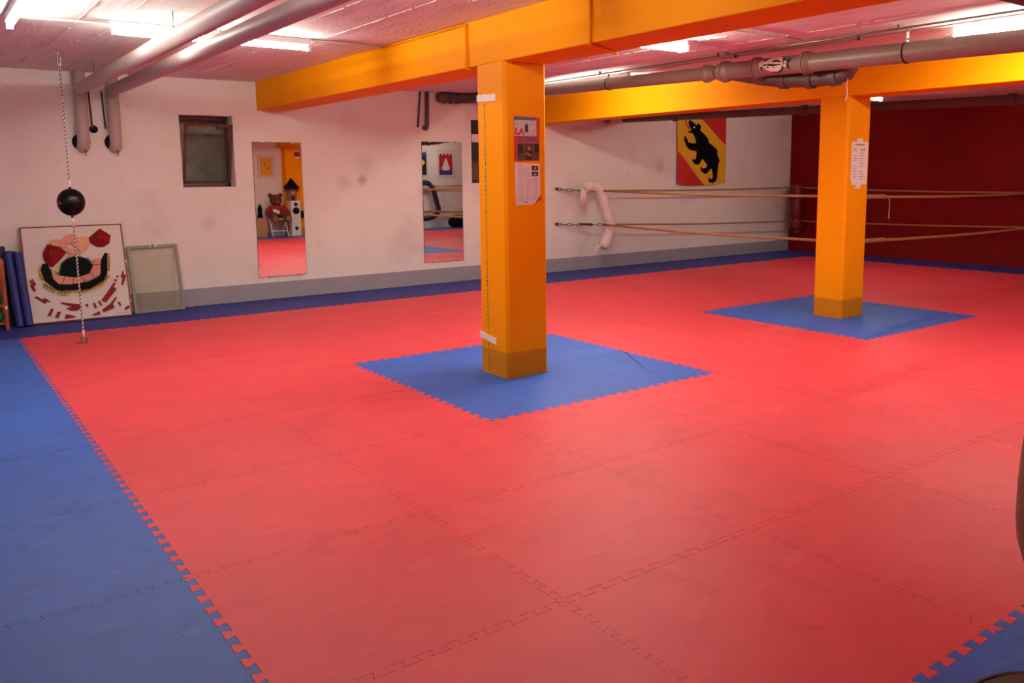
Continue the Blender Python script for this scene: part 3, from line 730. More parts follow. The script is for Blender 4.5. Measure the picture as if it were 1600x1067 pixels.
# ================================================================ HANGING BALL
bx_, by_ = 0.440, 5.38
t = thing('double_end_ball', 'black rubber ball strung between ceiling and floor on a beaded cord', 'punching ball', (bx_, by_, 0.002))
zc = 1.272
MB().ball((bx_, by_, zc), .113, .113, .121, 32, 20).build('ball', 'black_rubber', t, smooth=True)
b = MB(); b.tube([(bx_, by_, zc + .118), (bx_, by_, zc + .135)], [.014, .008], 10).build('top_eye', 'black_rubber', t, smooth=True)
MB().tube([(bx_, by_, zc - .118), (bx_ + .002, by_, zc - .14)], [.016, .009], 10).build('bottom_eye', 'red_rubber', t, smooth=True)
b = MB()
b.obox((bx_ - .096, by_ - .06, zc - .005), (.6, -.8, 0), (0, 0, 1), (.8, .6, 0), .035, .016, .003)
b.build('printed_patch', 'cloth_red', t)
def cord(name, p, q, parent, pitch=.034, r=.0052):
    p = Vector(p); q = Vector(q); d = q - p; L = d.length; d.normalize()
    u = d.cross(Vector((0, 1, 0))).normalized(); v = d.cross(u)
    n = int(L / pitch * 6)
    for k, mname in ((0, 'rope_white'), (1, 'rope_dark')):
        path = []
        for i in range(n + 1):
            a = 2 * PI * i / 6 + k * PI
            path.append(p + d * (L * i / n) + (u * math.cos(a) + v * math.sin(a)) * r * .8)
        MB().tube(path, r if k == 0 else r * .75, 5).build(name, mname, parent, smooth=True)
cord('cord_strand', (bx_, by_, zc + .19), (bx_ - .002, by_, 2.44), t)
cord('cord_strand', (bx_ + .005, by_, zc - .2), (bx_ + .01, by_, .11), t)
MB().tube([(bx_, by_, zc + .13), (bx_, by_, zc + .19)], [.006, .009], 8).build('knot', 'rope_white', t, smooth=True)
MB().tube([(bx_ + .002, by_, zc - .135), (bx_ + .004, by_, zc - .2)], [.006, .010], 8).build('knot', 'rope_white', t, smooth=True)
b = MB(); b.tube([(bx_ - .002 + .012 * math.cos(a), by_, 2.50 + .05 * math.sin(a)) for a in [k * 2 * PI / 16 for k in range(16)]], .006, 6, closed=True)
b.tube([(bx_, by_, ZC), (bx_, by_, ZC - .02), (bx_ - .012, by_, ZC - .032), (bx_ - .004, by_, ZC - .045)], .005, 6)
b.build('ceiling_hook', 'steel', t, smooth=True)
b = MB(); b.tube([(bx_ + .01, by_, .115), (bx_ + .012, by_, .045)], [.012, .009], 8)
b.build('knot', 'rope_white', t, smooth=True)
b = MB(); b.tube([(bx_ + .012 + .022 * math.cos(a), by_, .03 + .025 * math.sin(a)) for a in [k * 2 * PI / 16 for k in range(16)]], .007, 6, closed=True)
b.box(bx_ - .05, bx_ + .04, by_ - .03, by_ + .03, .0, .006)
b.build('floor_hook', 'galvanised', t, smooth=False)

# ================================================================ LEANING PICTURE
po = Vector((0.165, 6.735, 0.004)); pu = Vector((0.955, 0.0, 0)) ; pt_ = Vector((0.165, 7.0, 0.985))
ux = pu.normalized(); vy = (pt_ - po); H_ = vy.length; vy.normalize(); nn = ux.cross(vy)
t = thing('relief_picture', 'square white relief picture of a dancing figure, red frame, leaning on the wall', 'picture', tuple(po + ux * .475))
b = MB(); cc = po + ux * .4775 + vy * (H_ / 2) - nn * -.0
b.obox(cc, ux, vy, nn, .94, H_ - .015, .012); b.build('board', 'canvas', t)
b = MB(); fw = .013
for s in (fw / 2, .955 - fw / 2): b.obox(po + ux * s + vy * (H_ / 2), ux, vy, nn, fw, H_, .024)
for s in (fw / 2, H_ - fw / 2): b.obox(po + ux * .4775 + vy * s, ux, vy, nn, .955, fw, .0238)
b.build('frame', 'frame_red', t)
for z in (.16, .6): MB().obox(po + ux * .952 + vy * z + nn * .008, ux, vy, nn, .012, .022, .018).build('corner_clip', 'steel', t)
S_ = H_ / 1.0
def relief(key, name, m, d0, d1):
    for poly in PAINT[key]:
        b = MB(); b.prism([(a * 1.005, c * S_) for a, c in poly], po + nn * (.006 + d0), ux, vy, d1); b.build(name, m, t)
relief('LOBE', 'skirt_edge', 'relief_yellow', 0, .022)
relief('BAND', 'skirt_band', 'relief_black', 0, .026)
relief('TILE', 'skirt_tile', 'relief_pink', .006, .026)
relief('CORE', 'skirt_core', 'relief_black', .004, .026)
relief('TEAL', 'skirt_stripe', 'relief_teal', .006, .028)
relief('YEL', 'skirt_stripe', 'relief_yellow', .006, .028)
relief('TORSO', 'torso', 'relief_pink', 0, .02)
relief('FACE', 'body_piece', 'relief_pink', 0, .03)
relief('PEACH', 'limb', 'relief_peach', 0, .026)
relief('DASH', 'red_dash', 'relief_red', 0, .012)
# the two big red facetted stones: pyramidal relief
for poly in PAINT['RED']:
    k = len(poly); cx = sum(p[0] for p in poly) / k; cy = sum(p[1] for p in poly) / k
    base = po + nn * .006
    P = lambda a, c, d: base + ux * (a * 1.005) + vy * (c * S_) + nn * d
    vs = [P(a, c, 0) for a, c in poly] + [P(a, c, .025) for a, c in poly] + [P(cx + (a - cx) * .22 - .012, cy + (c - cy) * .22 + .02, .062) for a, c in poly]
    fs = [tuple(range(k - 1, -1, -1)), tuple(range(2 * k, 3 * k))]
    for i in range(k):
        j = (i + 1) % k; fs += [(i, j, k + j, k + i), (k + i, k + j, 2 * k + j, 2 * k + i)]
    MB().add(vs, fs).build('red_stone', 'relief_red', t)
# dark ticks on the yellow skirt edge
def ticks(poly, n):
    k = len(poly); xs = [p[0] for p in poly]; ys = [p[1] for p in poly]
    long_x = (max(xs) - min(xs)) > (max(ys) - min(ys)); b = MB()
    for i in range(n):
        f = (i + .5) / n
        if long_x:
            u = min(xs) + (max(xs) - min(xs)) * f
            hit = []
            for q in range(k):
                (a, c), (d, e) = poly[q], poly[(q + 1) % k]
                if (a - u) * (d - u) < 0: hit.append(c + (e - c) * (u - a) / (d - a))
            if len(hit) < 2: continue
            c0, c1 = min(hit), max(hit); m = c0 + (c1 - c0) * .3
            b.obox(po + nn * .030 + ux * (u * 1.005) + vy * ((m + c1) / 2 * S_), ux, vy, nn, .0075, (c1 - m) * .9, .004)
        else:
            v = min(ys) + (max(ys) - min(ys)) * f
            hit = []
            for q in range(k):
                (a, c), (d, e) = poly[q], poly[(q + 1) % k]
                if (c - v) * (e - v) < 0: hit.append(a + (d - a) * (v - c) / (e - c))
            if len(hit) < 2: continue
            a0, a1 = min(hit), max(hit)
            b.obox(po + nn * .030 + ux * ((a0 + a1) / 2 * 1.005) + vy * (v * S_), ux, vy, nn, (a1 - a0) * .6, .008, .004)
    return b
for poly, n in zip(PAINT['LOBE'], (6, 7, 8, 8, 10, 8)): ticks(poly, n).build('skirt_fringe', 'relief_black', t)
b = MB()
for k in range(9): b.obox(po + nn * .0065 + ux * (.80 + k * .014) + vy * (.036 + .004 * math.sin(k * 2.1)), ux, vy, nn, .012, .003 + .004 * (k % 2), .001)
b.build('signature', 'print_dark', t)

# ================================================================ LEANING SCREEN
a0 = Vector((1.160, 6.825, .003)); a1 = Vector((1.690, 6.845, .003)); top = Vector((1.190, 6.985, .735))
ux = (a1 - a0); Wd = ux.length; ux.normalize(); vy = top - a0; vy -= ux * vy.dot(ux); Hh = vy.length; vy.normalize(); nn = ux.cross(vy)
t = thing('window_screen', 'small grey metal window sash with dusty pane leaning under the window', 'window sash', tuple((a0 + a1) / 2))
fw = .032
for s in (fw / 2, Wd - fw / 2): MB().obox(a0 + ux * s + vy * (Hh / 2), ux, vy, nn, fw, Hh, .02).build('stile', 'galvanised', t)
for s in (fw / 2, Hh - fw / 2): MB().obox(a0 + ux * (Wd / 2) + vy * s, ux, vy, nn, Wd - 2 * fw, fw, .0195).build('rail', 'galvanised', t)
MB().obox(a0 + ux * (Wd / 2) + vy * (Hh / 2), ux, vy, nn, Wd - 2 * fw, Hh - 2 * fw, .004).build('pane', 'dusty_glass', t)
b = MB(); c = a0 + ux * (Wd / 2) + vy * (Hh - .012) + nn * .014
b.obox(c, ux, vy, nn, .07, .022, .012).ball(c + nn * .01 + vy * .004, .016, nu=10, nv=6)
b.build('latch', 'steel', t)

# ================================================================ ROLLED MATS AND TOY RACK AT THE LEFT EDGE
def roll(label, p, q, r, m):
    p = Vector(p); q = Vector(q)
    o = thing('rolled_mat', label, 'rolled mat', tuple(p), 'rolled mats by the relief picture')
    d = (q - p).normalized()
    MB().tube([p + Vector((0, 0, r * .25)), q], r, 20).build('roll', m, o, smooth='auto')
    u = d.cross(Vector((0, 1, 0))).normalized(); v = d.cross(u); b = MB()
    path = [q + d * .001 + (u * math.cos(a) + v * math.sin(a)) * (r * (.15 + .8 * a / (6 * PI))) for a in [k * PI / 8 for k in range(49)]]
    b.tube(path, .0025, 4).build('spiral_edge', 'foam_navy', o)
    MB().tube([p + d * .02 + (u * math.cos(.6) + v * math.sin(.6)) * r, q - d * .002 + (u * math.cos(.6) + v * math.sin(.6)) * r], .004, 6).build('mat_edge', m, o, smooth=True)
roll('blue rolled foam mat standing against the relief picture', (.152, 6.682, 0), (.124, 6.875, .735), .038, 'foam_blue')
roll('blue rolled foam mat, second from the relief picture', (.072, 6.682, 0), (.040, 6.875, .755), .036, 'foam_blue')
roll('dark navy rolled foam mat behind the two blue ones', (.078, 6.83, 0), (.082, 6.97, .74), .036, 'foam_navy')
roll('dark navy rolled foam mat nearest the wooden toy rack', (-.002, 6.90, 0), (-.012, 6.975, .80), .036, 'foam_navy')
t = thing('toy_rack', 'orange wooden rack with coloured balls at the left edge of the photo', 'rack', (-.3, 6.72, 0))
for x in (-.04, -.62):
    for y in (6.58, 6.82): MB().box(x - .014, x + .014, y - .02, y + .02, 0.001, .70).build('post', 'wood_orange', t)
for z in (.06, .24, .46): MB().box(-.61, -.05, 6.57, 6.83, z, z + .018).build('shelf', 'wood_orange', t)
MB().box(-.052, -.030, 6.558, 6.560, .215, .24).build('label', 'paper', t)
for x, z, m, lab in ((-.105, .258, 'toy_green', 'green ball on the upper shelf of the wooden rack'), (-.215, .258, 'toy_red', 'red ball on the upper shelf of the wooden rack'),
                     (-.105, .078, 'toy_green', 'green ball on the lower shelf of the wooden rack'), (-.215, .078, 'toy_yellow', 'yellow ball on the lower shelf of the wooden rack')):
    o = thing('toy_ball', lab, 'ball', (x, 6.66, z), 'balls on the toy rack')
    MB().ball((x, 6.66, z + .05), .05).build('skin', m, o, smooth=True)
    MB().tube([(x, 6.66, z + .098), (x, 6.66, z + .1015)], .006, 8).build('valve', 'black_plastic', o)

# ================================================================ POSTERS AND TAPES ON THE COLUMNS
yf = C1[2]
def sheet_poly(b, poly, y, d, mi=0): return b.prism(poly, (0, y, 0), (1, 0, 0), (0, 0, 1), d, mi)   # grows towards -y
t = thing('film_poster', 'red film poster with two photos taped high on the near column', 'poster', (2.87, yf, 1.575))
sheet_poly(MB(), [(2.757, 1.575), (2.978, 1.58), (2.988, 1.888), (2.757, 1.893)], yf - .0005, .0012).build('sheet', 'poster_red', t)
y2 = yf - .0018
sheet_poly(MB(), [(2.760, 1.755), (2.955, 1.757), (2.956, 1.885), (2.760, 1.889)], y2, .0004).build('snow_photo', 'poster_pale', t)
sheet_poly(MB(), [(2.760, 1.865), (2.955, 1.867), (2.956, 1.886), (2.760, 1.890)], y2 - .0004, .0003).build('sky_strip', 'poster_blue', t)
sheet_poly(MB(), [(2.785, 1.582), (2.976, 1.586), (2.979, 1.705), (2.788, 1.703)], y2, .0004).build('street_photo', 'poster_brown', t)
b = MB()
for p in ([(2.855, 1.782), (2.880, 1.782), (2.882, 1.83), (2.876, 1.846), (2.866, 1.85), (2.858, 1.842), (2.853, 1.82)],
          [(2.935, 1.64), (2.978, 1.64), (2.978, 1.70), (2.935, 1.70)], [(2.79, 1.63), (2.83, 1.63), (2.835, 1.695), (2.79, 1.695)],
          [(2.860, 1.586), (2.915, 1.587), (2.918, 1.64), (2.905, 1.69), (2.875, 1.69), (2.862, 1.65)]): sheet_poly(MB(), p, y2 - .0005, .0003).build('photo_figure', 'poster_dark', t)
b = MB()
for p in ([(2.862, 1.832), (2.874, 1.832), (2.874, 1.845), (2.862, 1.845)], [(2.876, 1.655), (2.898, 1.655), (2.9, 1.682), (2.878, 1.682)], [(2.858, 1.63), (2.905, 1.612), (2.908, 1.622), (2.865, 1.64)]): sheet_poly(b, p, y2 - .0009, .0003)
b.build('photo_skin', 'poster_skin', t)
b = MB(); put_text(b, 'LA', .062, (2.766, y2 - .0012, 1.762), (1, 0, 0), (0, 0, 1), .085, bold=.0035); b.build('lettering', 'poster_red', t)
b = MB(); put_text(b, 'YUMA', .052, (2.782, y2 - .0006, 1.711), (1, 0, 0), (0, 0, 1), .188, bold=.003); b.build('lettering', 'poster_blue', t)

t = thing('film_handbill', 'white printed sheet with a torn corner below the film poster on the near column', 'paper sheet', (2.87, yf, 1.26))
sheet_poly(MB(), [(2.768, 1.262), (2.93, 1.268), (2.985, 1.33), (2.984, 1.558), (2.763, 1.567)], yf - .0005, .0012).build('sheet', 'paper', t)
sheet_poly(MB(), [(2.92, 1.262), (2.995, 1.305), (2.990, 1.332), (2.934, 1.270)], yf - .0005, .004).build('folded_corner', 'poster_red', t)
b = MB()
for (xa, xb, za, zb, n) in ((2.785, 2.90, 1.525, 1.50, 3), (2.785, 2.90, 1.49, 1.468, 3), (2.785, 2.845, 1.452, 1.29, 15), (2.853, 2.905, 1.448, 1.30, 13), (2.913, 2.97, 1.448, 1.30, 13)):
    for i in range(n):
        z = za + (zb - za) * i / (n - 1)
        sheet_poly(b, [(xa, z), (xb - random.uniform(0, .008), z), (xb - .004, z + .0045), (xa, z + .0045)], y2, .0003)
b.build('print', 'print_light', t)['kind'] = 'stuff'
b = MB()
for p in ([(2.91, 1.512), (2.968, 1.51), (2.968, 1.543), (2.91, 1.546)], [(2.91, 1.47), (2.968, 1.468), (2.968, 1.502), (2.91, 1.504)], [(2.842, 1.282), (2.87, 1.282), (2.87, 1.288), (2.842, 1.288)]): sheet_poly(b, p, y2, .0004)
b.build('small_photos', 'poster_dark', t)
b = MB()
for p in ([(2.93, 1.52), (2.95, 1.518), (2.952, 1.536), (2.93, 1.536)], [(2.925, 1.475), (2.955, 1.474), (2.95, 1.492), (2.93, 1.492)]): sheet_poly(b, p, y2 - .0005, .0003)
b.build('photo_skin', 'poster_skin', t)
b = MB(); put_text(b, 'LA YUMA', .016, (2.782, y2 - .0003, 1.54), (1, 0, 0), (0, 0, 1), .042); b.build('lettering', 'print_dark', t)

t = thing('measuring_strip', 'thin yellow and black measuring strip running down the near column', 'measuring tape', (C1[0], 2.06, .002))
MB().box(C1[0] - .0025, C1[0] - .0002, 2.052, 2.064, .004, 2.02).build('strip', 'tape_measure', t)
b = MB()
for k in range(62):
    z = .02 + k * .032
    b.box(C1[0] - .0042, C1[0] - .002, 2.052 - .002 * (k % 3 == 0), 2.0565 + .002 * (k % 4 == 1), z, z + random.uniform(.004, .022))
b.build('graduation', 'print_dark', t)['kind'] = 'stuff'
for z0, ya, yb, tilt, lab in ((2.03, 1.905, 2.145, .01, 'upper'), (.272, 1.945, 2.16, .03, 'lower')):
    b = MB(); n = 10; vs = []
    for i in range(n + 1):
        y = ya + (yb - ya) * i / n; w_ = .004 * math.sin(i * 2.4)
        zz = z0 + tilt * (i / n - .5)
        vs += [(C1[0] - .006 - abs(w_) * .6, y, zz + .024 + w_), (C1[0] - .006 - abs(w_) * .6, y, zz - .024 + w_ * .5), (C1[0] - .0002, y, zz + .024 + w_), (C1[0] - .0002, y, zz - .024 + w_ * .5)]
    fs = []
    for i in range(n):
        a = 4 * i; c = a + 4
        fs += [(a, a + 1, c + 1, c), (a + 2, c + 2, c + 3, a + 3), (a, c, c + 2, a + 2), (a + 1, a + 3, c + 3, c + 1)]
    fs += [(0, 2, 3, 1), (4 * n, 4 * n + 1, 4 * n + 3, 4 * n + 2)]
    o = b.add(vs, fs).build('adhesive_tape', 'tape_white'); tag(o, 'white adhesive tape holding the %s end of the measuring strip on the column' % lab, 'tape')

yf = C2[2]; y2 = yf - .0018
t = thing('notice_sheet', 'long white printed notice taped to the far column', 'paper sheet', (6.98, yf, 1.35))
sheet_poly(MB(), [(6.868, 1.352), (7.118, 1.354), (7.128, 1.782), (6.842, 1.782), (6.842, 1.41)], yf - .0005, .0012).build('sheet', 'paper', t)
b = MB(); c_ = MB()
for i in range(11):
    z = 1.665 - i * .026
    for x in (6.875, 6.985):
        if random.random() < .75: sheet_poly(b, [(x, z), (x + random.uniform(.04, .09), z), (x + .06, z + .006), (x, z + .006)], y2, .0003)
sheet_poly(b, [(6.90, 1.745), (7.06, 1.745), (7.06, 1.758), (6.90, 1.758)], y2, .0003)
b.build('print', 'print_grey', t)['kind'] = 'stuff'
for p in ([(6.87, 1.69), (6.93, 1.69), (6.93, 1.71), (6.87, 1.71)], [(6.99, 1.69), (7.08, 1.69), (7.08, 1.712), (6.99, 1.712)], [(7.01, 1.43), (7.09, 1.432), (7.09, 1.442), (7.01, 1.442)]): sheet_poly(MB(), p, y2, .0003).build('highlight', 'print_yellow', t)
sheet_poly(MB(), [(6.93, 1.765), (7.03, 1.765), (7.03, 1.815), (6.93, 1.815)], y2 - .0004, .0006).build('tape', 'tape_white', t)
sheet_poly(MB(), [(6.92, 1.315), (7.01, 1.315), (7.02, 1.37), (6.93, 1.37)], y2 - .0004, .0006).build('tape', 'tape_white', t)

# dark poster on the white wall, nearly hidden behind the near column
t = thing('wall_poster', 'dark tall poster on the white wall, mostly hidden behind the near column', 'poster', (5.9, YB, 1.37))
MB().box(5.662, 6.15, YB - .003, YB - .0005, 1.37, 2.245).build('sheet', 'poster_dark', t)
MB().box(5.67, 6.14, YB - .0038, YB - .003, 1.94, 2.05).build('white_strip', 'paper', t)
MB().box(5.67, 6.14, YB - .0038, YB - .003, 1.42, 1.66).build('brown_photo', 'poster_brown', t)

# ================================================================ FLAG
FX, FZ, FW, FH = 9.72, 1.30, 1.22, 1.24
def flag_pt(u, v):
    """u 0..FW, v 0..FH up; slight folds and a sagging hem"""
    f = 1 - v / FH
    y = YB - .022 - .014 * math.sin(u * 9.0 + v * 1.5) * (.3 + f) - .010 * math.sin(u * 4.1 + 1 + v * 3) - .02 * f * f
    z = FZ + v - .035 * f * math.sin(PI * u / FW) + .012 * f * (u / FW)
    return (FX + u + .012 * math.sin(v * 5) * f, y, z)
NU, NV = 150, 150
t = thing('flag', 'red and yellow flag with a black climbing bear on the white wall', 'flag', (FX + FW / 2, YB, FZ))
def cloth_region(test, off):
    """cells of the flag cloth that pass the test, as their own sewn-on field"""
    idx = {}; vs = []; fs = []
    def vid(i, j):
        if (i, j) not in idx:
            idx[(i, j)] = len(vs); p = flag_pt(FW * i / NU, FH * j / NV); vs.append((p[0], p[1] - off, p[2]))
        return idx[(i, j)]
    for i in range(NU):
        for j in range(NV):
            if test((FW * (i + .5) / NU, FH * (j + .5) / NV)): fs.append((vid(i, j), vid(i + 1, j), vid(i + 1, j + 1), vid(i, j + 1)))
    return MB().add(vs, fs)
BENDX = [(-.2, 1.5), (.2, 1.42), (.571, 1.12), (1.3, .60), (1.3, -.1), (.762, -.062), (.007, .551), (-.2, .75)]
def is_bear(p): return pip(p, BEAR)
def is_tongue(p): return pip(p, TONGUE) or any(pip(p, c) for c in CLAWS)
def is_eye(p): return pip(p, EYE)
cloth_region(lambda p: not pip(p, BENDX), 0).build('red_field', 'flag_red', t, smooth=True)
cloth_region(lambda p: pip(p, BENDX) and not is_bear(p) and not is_tongue(p), 0).build('yellow_bend', 'flag_yellow', t, smooth=True)
cloth_region(lambda p: is_bear(p) and not is_eye(p) and not is_tongue(p), 0).build('bear', 'flag_black', t, smooth=True)
cloth_region(is_tongue, 0).build('tongue_and_claws', 'flag_red', t, smooth=True)
cloth_region(lambda p: is_eye(p) and not is_tongue(p), 0).build('eye', 'flag_white', t, smooth=True)
b = MB(); b.tube([flag_pt(FW * k / 20, FH) for k in range(21)], .008, 6).build('hanging_rod', 'wood_orange', t)

# ================================================================ RING ROPES, CHAINS AND CORNER PADS
def rope(label, pts, r=.0145, knots=()):
    path = []
    for a, c in zip(pts, pts[1:]):
        a = Vector(a); c = Vector(c); n = max(2, int((c - a).length / .4))
        for k in range(n): path.append(a + (c - a) * (k / n) - Vector((0, 0, .0 if n < 4 else .02 * math.sin(PI * k / n))))
    path.append(Vector(pts[-1]))
    base = thing('ring_rope', label, 'rope', tuple(path[0]), 'ring ropes')
    MB().tube(path, r, 10).build('rope', 'rope_hemp', base, smooth=True)
    for p, q in knots:
        p = Vector(p); q = Vector(q); d = (q - p); L = d.length; d.normalize(); u = d.cross(Vector((0, 0, 1))).normalized(); v = d.cross(u)
        b = MB(); n = 60
        b.tube([p + d * (L * k / n) + (u * math.cos(k * 1.0) + v * math.sin(k * 1.0)) * (r * 1.2) for k in range(n + 1)], r * .55, 6)
        b.build('binding', 'rope_hemp', base, smooth=True)
    return base
WT = (7.80, 6.765, 1.228); WB = (7.86, 6.765, .705)
RT = (12.60, 6.725, 1.206); RB = (12.60, 6.705, .580)
ET = (12.66, 2.55, 1.150); EB = (12.66, 2.52, .640)
rope('upper hemp rope along the white wall, below the flag', [WT, RT])
rope('lower hemp rope along the white wall, from the white pad to the red pad', [WB, RB])
rope('upper hemp rope from the white pad round the far column to the red wall',
     [WT, (6.98, 2.158, 1.232), (7.178, 2.148, 1.228), (7.185, 1.93, 1.224), (7.30, 1.90, 1.221), ET], .0155, [((7.30, 1.90, 1.221), (7.75, 1.955, 1.215))])
t = bpy.data.objects[-1] if False else None
rope('lower hemp rope from the white pad round the far column to the red wall',
     [WB, (6.90, 2.158, .772), (7.178, 2.148, .764), (7.185, 1.93, .760), (7.30, 1.90, .757), EB], .0155, [((7.30, 1.90, .757), (7.80, 1.96, .745))])
rope('upper hemp rope along the dark red wall', [RT, ET])
rope('lower hemp rope along the dark red wall', [RB, EB])
o = MB().tube([(7.83, 1.955, 1.205), (7.84, 1.955, 1.10), (7.835, 1.955, .97)], .003, 6).build('loose_string', 'rope_white')
tag(o, 'loose white string hanging from the upper rope right of the far column', 'string')

def chain(label, p, q, links=7, mname='chain_steel', s=1.0):
    p = Vector(p); q = Vector(q); d = q - p; L = d.length; d.normalize()
    t = thing('ring_chain', label, 'chain', tuple(p), 'ring chains')
    side = d.cross(Vector((0, 0, 1))).normalized(); up_ = side.cross(d)
    ll = L / links
    for k in range(links):
        c = p + d * (ll * (k + .5)) - Vector((0, 0, .012 * math.sin(PI * (k + .5) / links))); w_ = side if k % 2 else up_
        b = MB(); b.tube([c + d * (ll * .62 * math.cos(a)) + w_ * (.017 * s * math.sin(a)) for a in [i * 2 * PI / 12 for i in range(12)]], .0055, 6, closed=True)
        b.build('link', mname, t, smooth=True)
    b = MB(); b.ball(p, .022, nu=10, nv=6).tube([p, p + Vector((0, .26, 0)) if False else p + d * .03], .012, 8)
    b.build('wall_eye', 'dark_steel', t)
    return t
chain('upper chain from the white wall to the white corner pad', (7.15, YB - .02, 1.265), WT, 8)
ch = chain('lower chain from the white wall to the white corner pad', (7.145, YB - .02, .733), WB, 9)
MB().tube([(7.50, 6.895, .722), (7.70, 6.825, .712)], .016, 10).build('turnbuckle', 'dark_steel', ch, smooth='auto')
chain('upper chain fixing the ropes to the red wall beyond the right edge', (XR - .02, 2.42, 1.15), ET, 3)
chain('lower chain fixing the ropes to the red wall beyond the right edge', (XR - .02, 2.40, .64), EB, 3)
chain('upper chain in the corner behind the red pad', (XR - .02, YB - .03, 1.206), RT, 4)
chain('lower chain in the corner behind the red pad', (XR - .02, YB - .03, .580), RB, 4)

def pad(label, path, r, m, seams):
    """stuffed corner pad: tube that swells between its bindings"""
    pts = [Vector(p) for p in path]
    # resample with a smooth spline
    fine = []
    for i in range(len(pts) - 1):
        p0 = pts[max(i - 1, 0)]; p1 = pts[i]; p2 = pts[i + 1]; p3 = pts[min(i + 2, len(pts) - 1)]
        for k in range(8):
            s = k / 8
            fine.append(.5 * ((2 * p1) + (p2 - p0) * s + (2 * p0 - 5 * p1 + 4 * p2 - p3) * s * s + (3 * p1 - p0 - 3 * p2 + p3) * s ** 3))
    fine.append(pts[-1]); n = len(fine)
    rs = []
    for i in range(n):
        f = i / (n - 1); e = 1.0
        for s in seams: e = min(e, .80 + .2 * min(1, abs(f - s) / .035))
        if f < .04: e *= .6 + 10 * f
        if f > .96: e *= .6 + 10 * (1 - f)
        rs.append(r * e)
    t = thing('corner_pad', label, 'corner pad', tuple(pts[-1]), 'ring corner pads')
    MB().tube(fine, rs, 20).build('padding', m, t, smooth=True)
    for s in seams:
        i = min(n - 2, max(1, int(s * (n - 1)))); b = MB(); c = fine[i]; d = (fine[i + 1] - fine[i - 1]).normalized()
        b.tube([c - d * .008, c + d * .008], rs[i] * 1.06, 18); b.build('binding', 'tape_white' if m == 'pad_white' else m, t, smooth='auto')
    return t
t = pad('white stuffed corner pad bent over the ropes on the white wall',
        [(7.50, 6.80, 1.265), (7.62, 6.77, 1.30), (7.74, 6.73, 1.27), (7.80, 6.71, 1.17), (7.84, 6.69, 1.0), (7.90, 6.68, .82), (7.94, 6.68, .70), (7.92, 6.69, .56), (7.86, 6.70, .43), (7.79, 6.71, .36)], .082, 'pad_white', (.48, .76))
b = MB()
for k in range(7):
    x = 7.445 + k * .013; b.tube([(x + (.03 - k * .005), 6.80, 1.29), (x, 6.77 - .01 * (k % 2), 1.20), (x + (k - 3) * .008, 6.765, 1.02 + .025 * (k % 3))], [.012, .013, .016], 6)
b.build('tied_cloth', 'cloth_white', t, smooth=True)
b = MB()
for k in range(4):
    b.tube([(7.80, 6.71, .375), (7.72 - .015 * k, 6.70, .39 - .01 * k), (7.685 - .01 * k, 6.70, .33 - .03 * k)], [.014, .012, .006], 6)
b.build('tied_strip', 'cloth_white', t, smooth=True)
t = pad('dark red stuffed corner pad in the corner of white and red wall',
        [(12.62, 6.72, 1.26), (12.60, 6.71, 1.1), (12.58, 6.70, .85), (12.59, 6.70, .60), (12.60, 6.71, .42)], .125, 'pad_red', (.40, .72))
for p, l in (((12.56, 6.70, .36), 'strap'),):
    MB().tube([(12.58, 6.66, .44), (12.57, 6.65, .34), (12.60, 6.66, .28)], [.05, .04, .02], 8).build('strap', 'pad_red', t, smooth=True)

# ================================================================ RIGHT EDGE: STANDING BAG
sx, sy = 1.55, -2.45
t = thing('reflex_bag', 'brown leather bag on a black round base, cut by the right edge', 'punching bag', (sx, sy, .001))
bc = Vector((1.55, -2.45, 0))
prof = [(.275, .001), (.30, .02), (.30, .05), (.27, .075), (.15, .095), (.06, .11)]
b = MB(); b.tube([(bc.x, bc.y, z) for r, z in prof], [r for r, z in prof], 36).build('base', 'black_plastic', t, smooth='auto')
b = MB(); b.tube([(bc.x + .298 * math.cos(a), bc.y + .298 * math.sin(a), .048) for a in [k * 2 * PI / 40 for k in range(40)]], .012, 6, closed=True).build('rim', 'black_rubber', t, smooth=True)
MB().tube([(bc.x, bc.y, .10), (sx, sy, .50)], .022, 10).build('post', 'dark_steel', t, smooth=True)
DZ = .05
bp = [(.02, .42), (.12, .427), (.18, .455), (.196, .51), (.202, .57), (.202, .66), (.199, .74), (.192, .82), (.17, .90), (.04, .95)]
MB().tube([(sx, sy, z + DZ) for r, z in bp], [r for r, z in bp], 28).build('bag', 'leather_brown', t, smooth=True)

# ================================================================ WHAT THE MIRRORS SHOW: THE WALL BEHIND THE CAMERA
YW = YF
def framed(name, label, x0, x1, z0, z1, pieces):
    t = thing(name, label, 'picture', ((x0 + x1) / 2, YW, z0))
    b = MB(); e = .03
    b.box(x0, x0 + e, YW, YW + .02, z0, z1).box(x1 - e, x1, YW, YW + .02, z0, z1).box(x0 + e, x1 - e, YW, YW + .02, z0, z0 + e).box(x0 + e, x1 - e, YW, YW + .02, z1 - e, z1)
    b.build('frame', 'frame_pale', t)
    MB().box(x0 + e, x1 - e, YW, YW + .008, z0 + e, z1 - e).build('mount', 'paper', t)
    for nm, m, polys, d in pieces:
        b = MB()
        for p in polys: b.prism([(-a, c) for a, c in p], (0, YW + .008, 0), (-1, 0, 0), (0, 0, 1), d)
        b.build(nm, m, t)
    return t
def rect(a, b_, c, d): return [(a, c), (b_, c), (b_, d), (a, d)]
def crenel(x0, x1, z, h, n):
    w_ = (x1 - x0) / (2 * n - 1)
    return [rect(x0 + 2 * k * w_, x0 + (2 * k + 1) * w_, z, z + h) for k in range(n)]
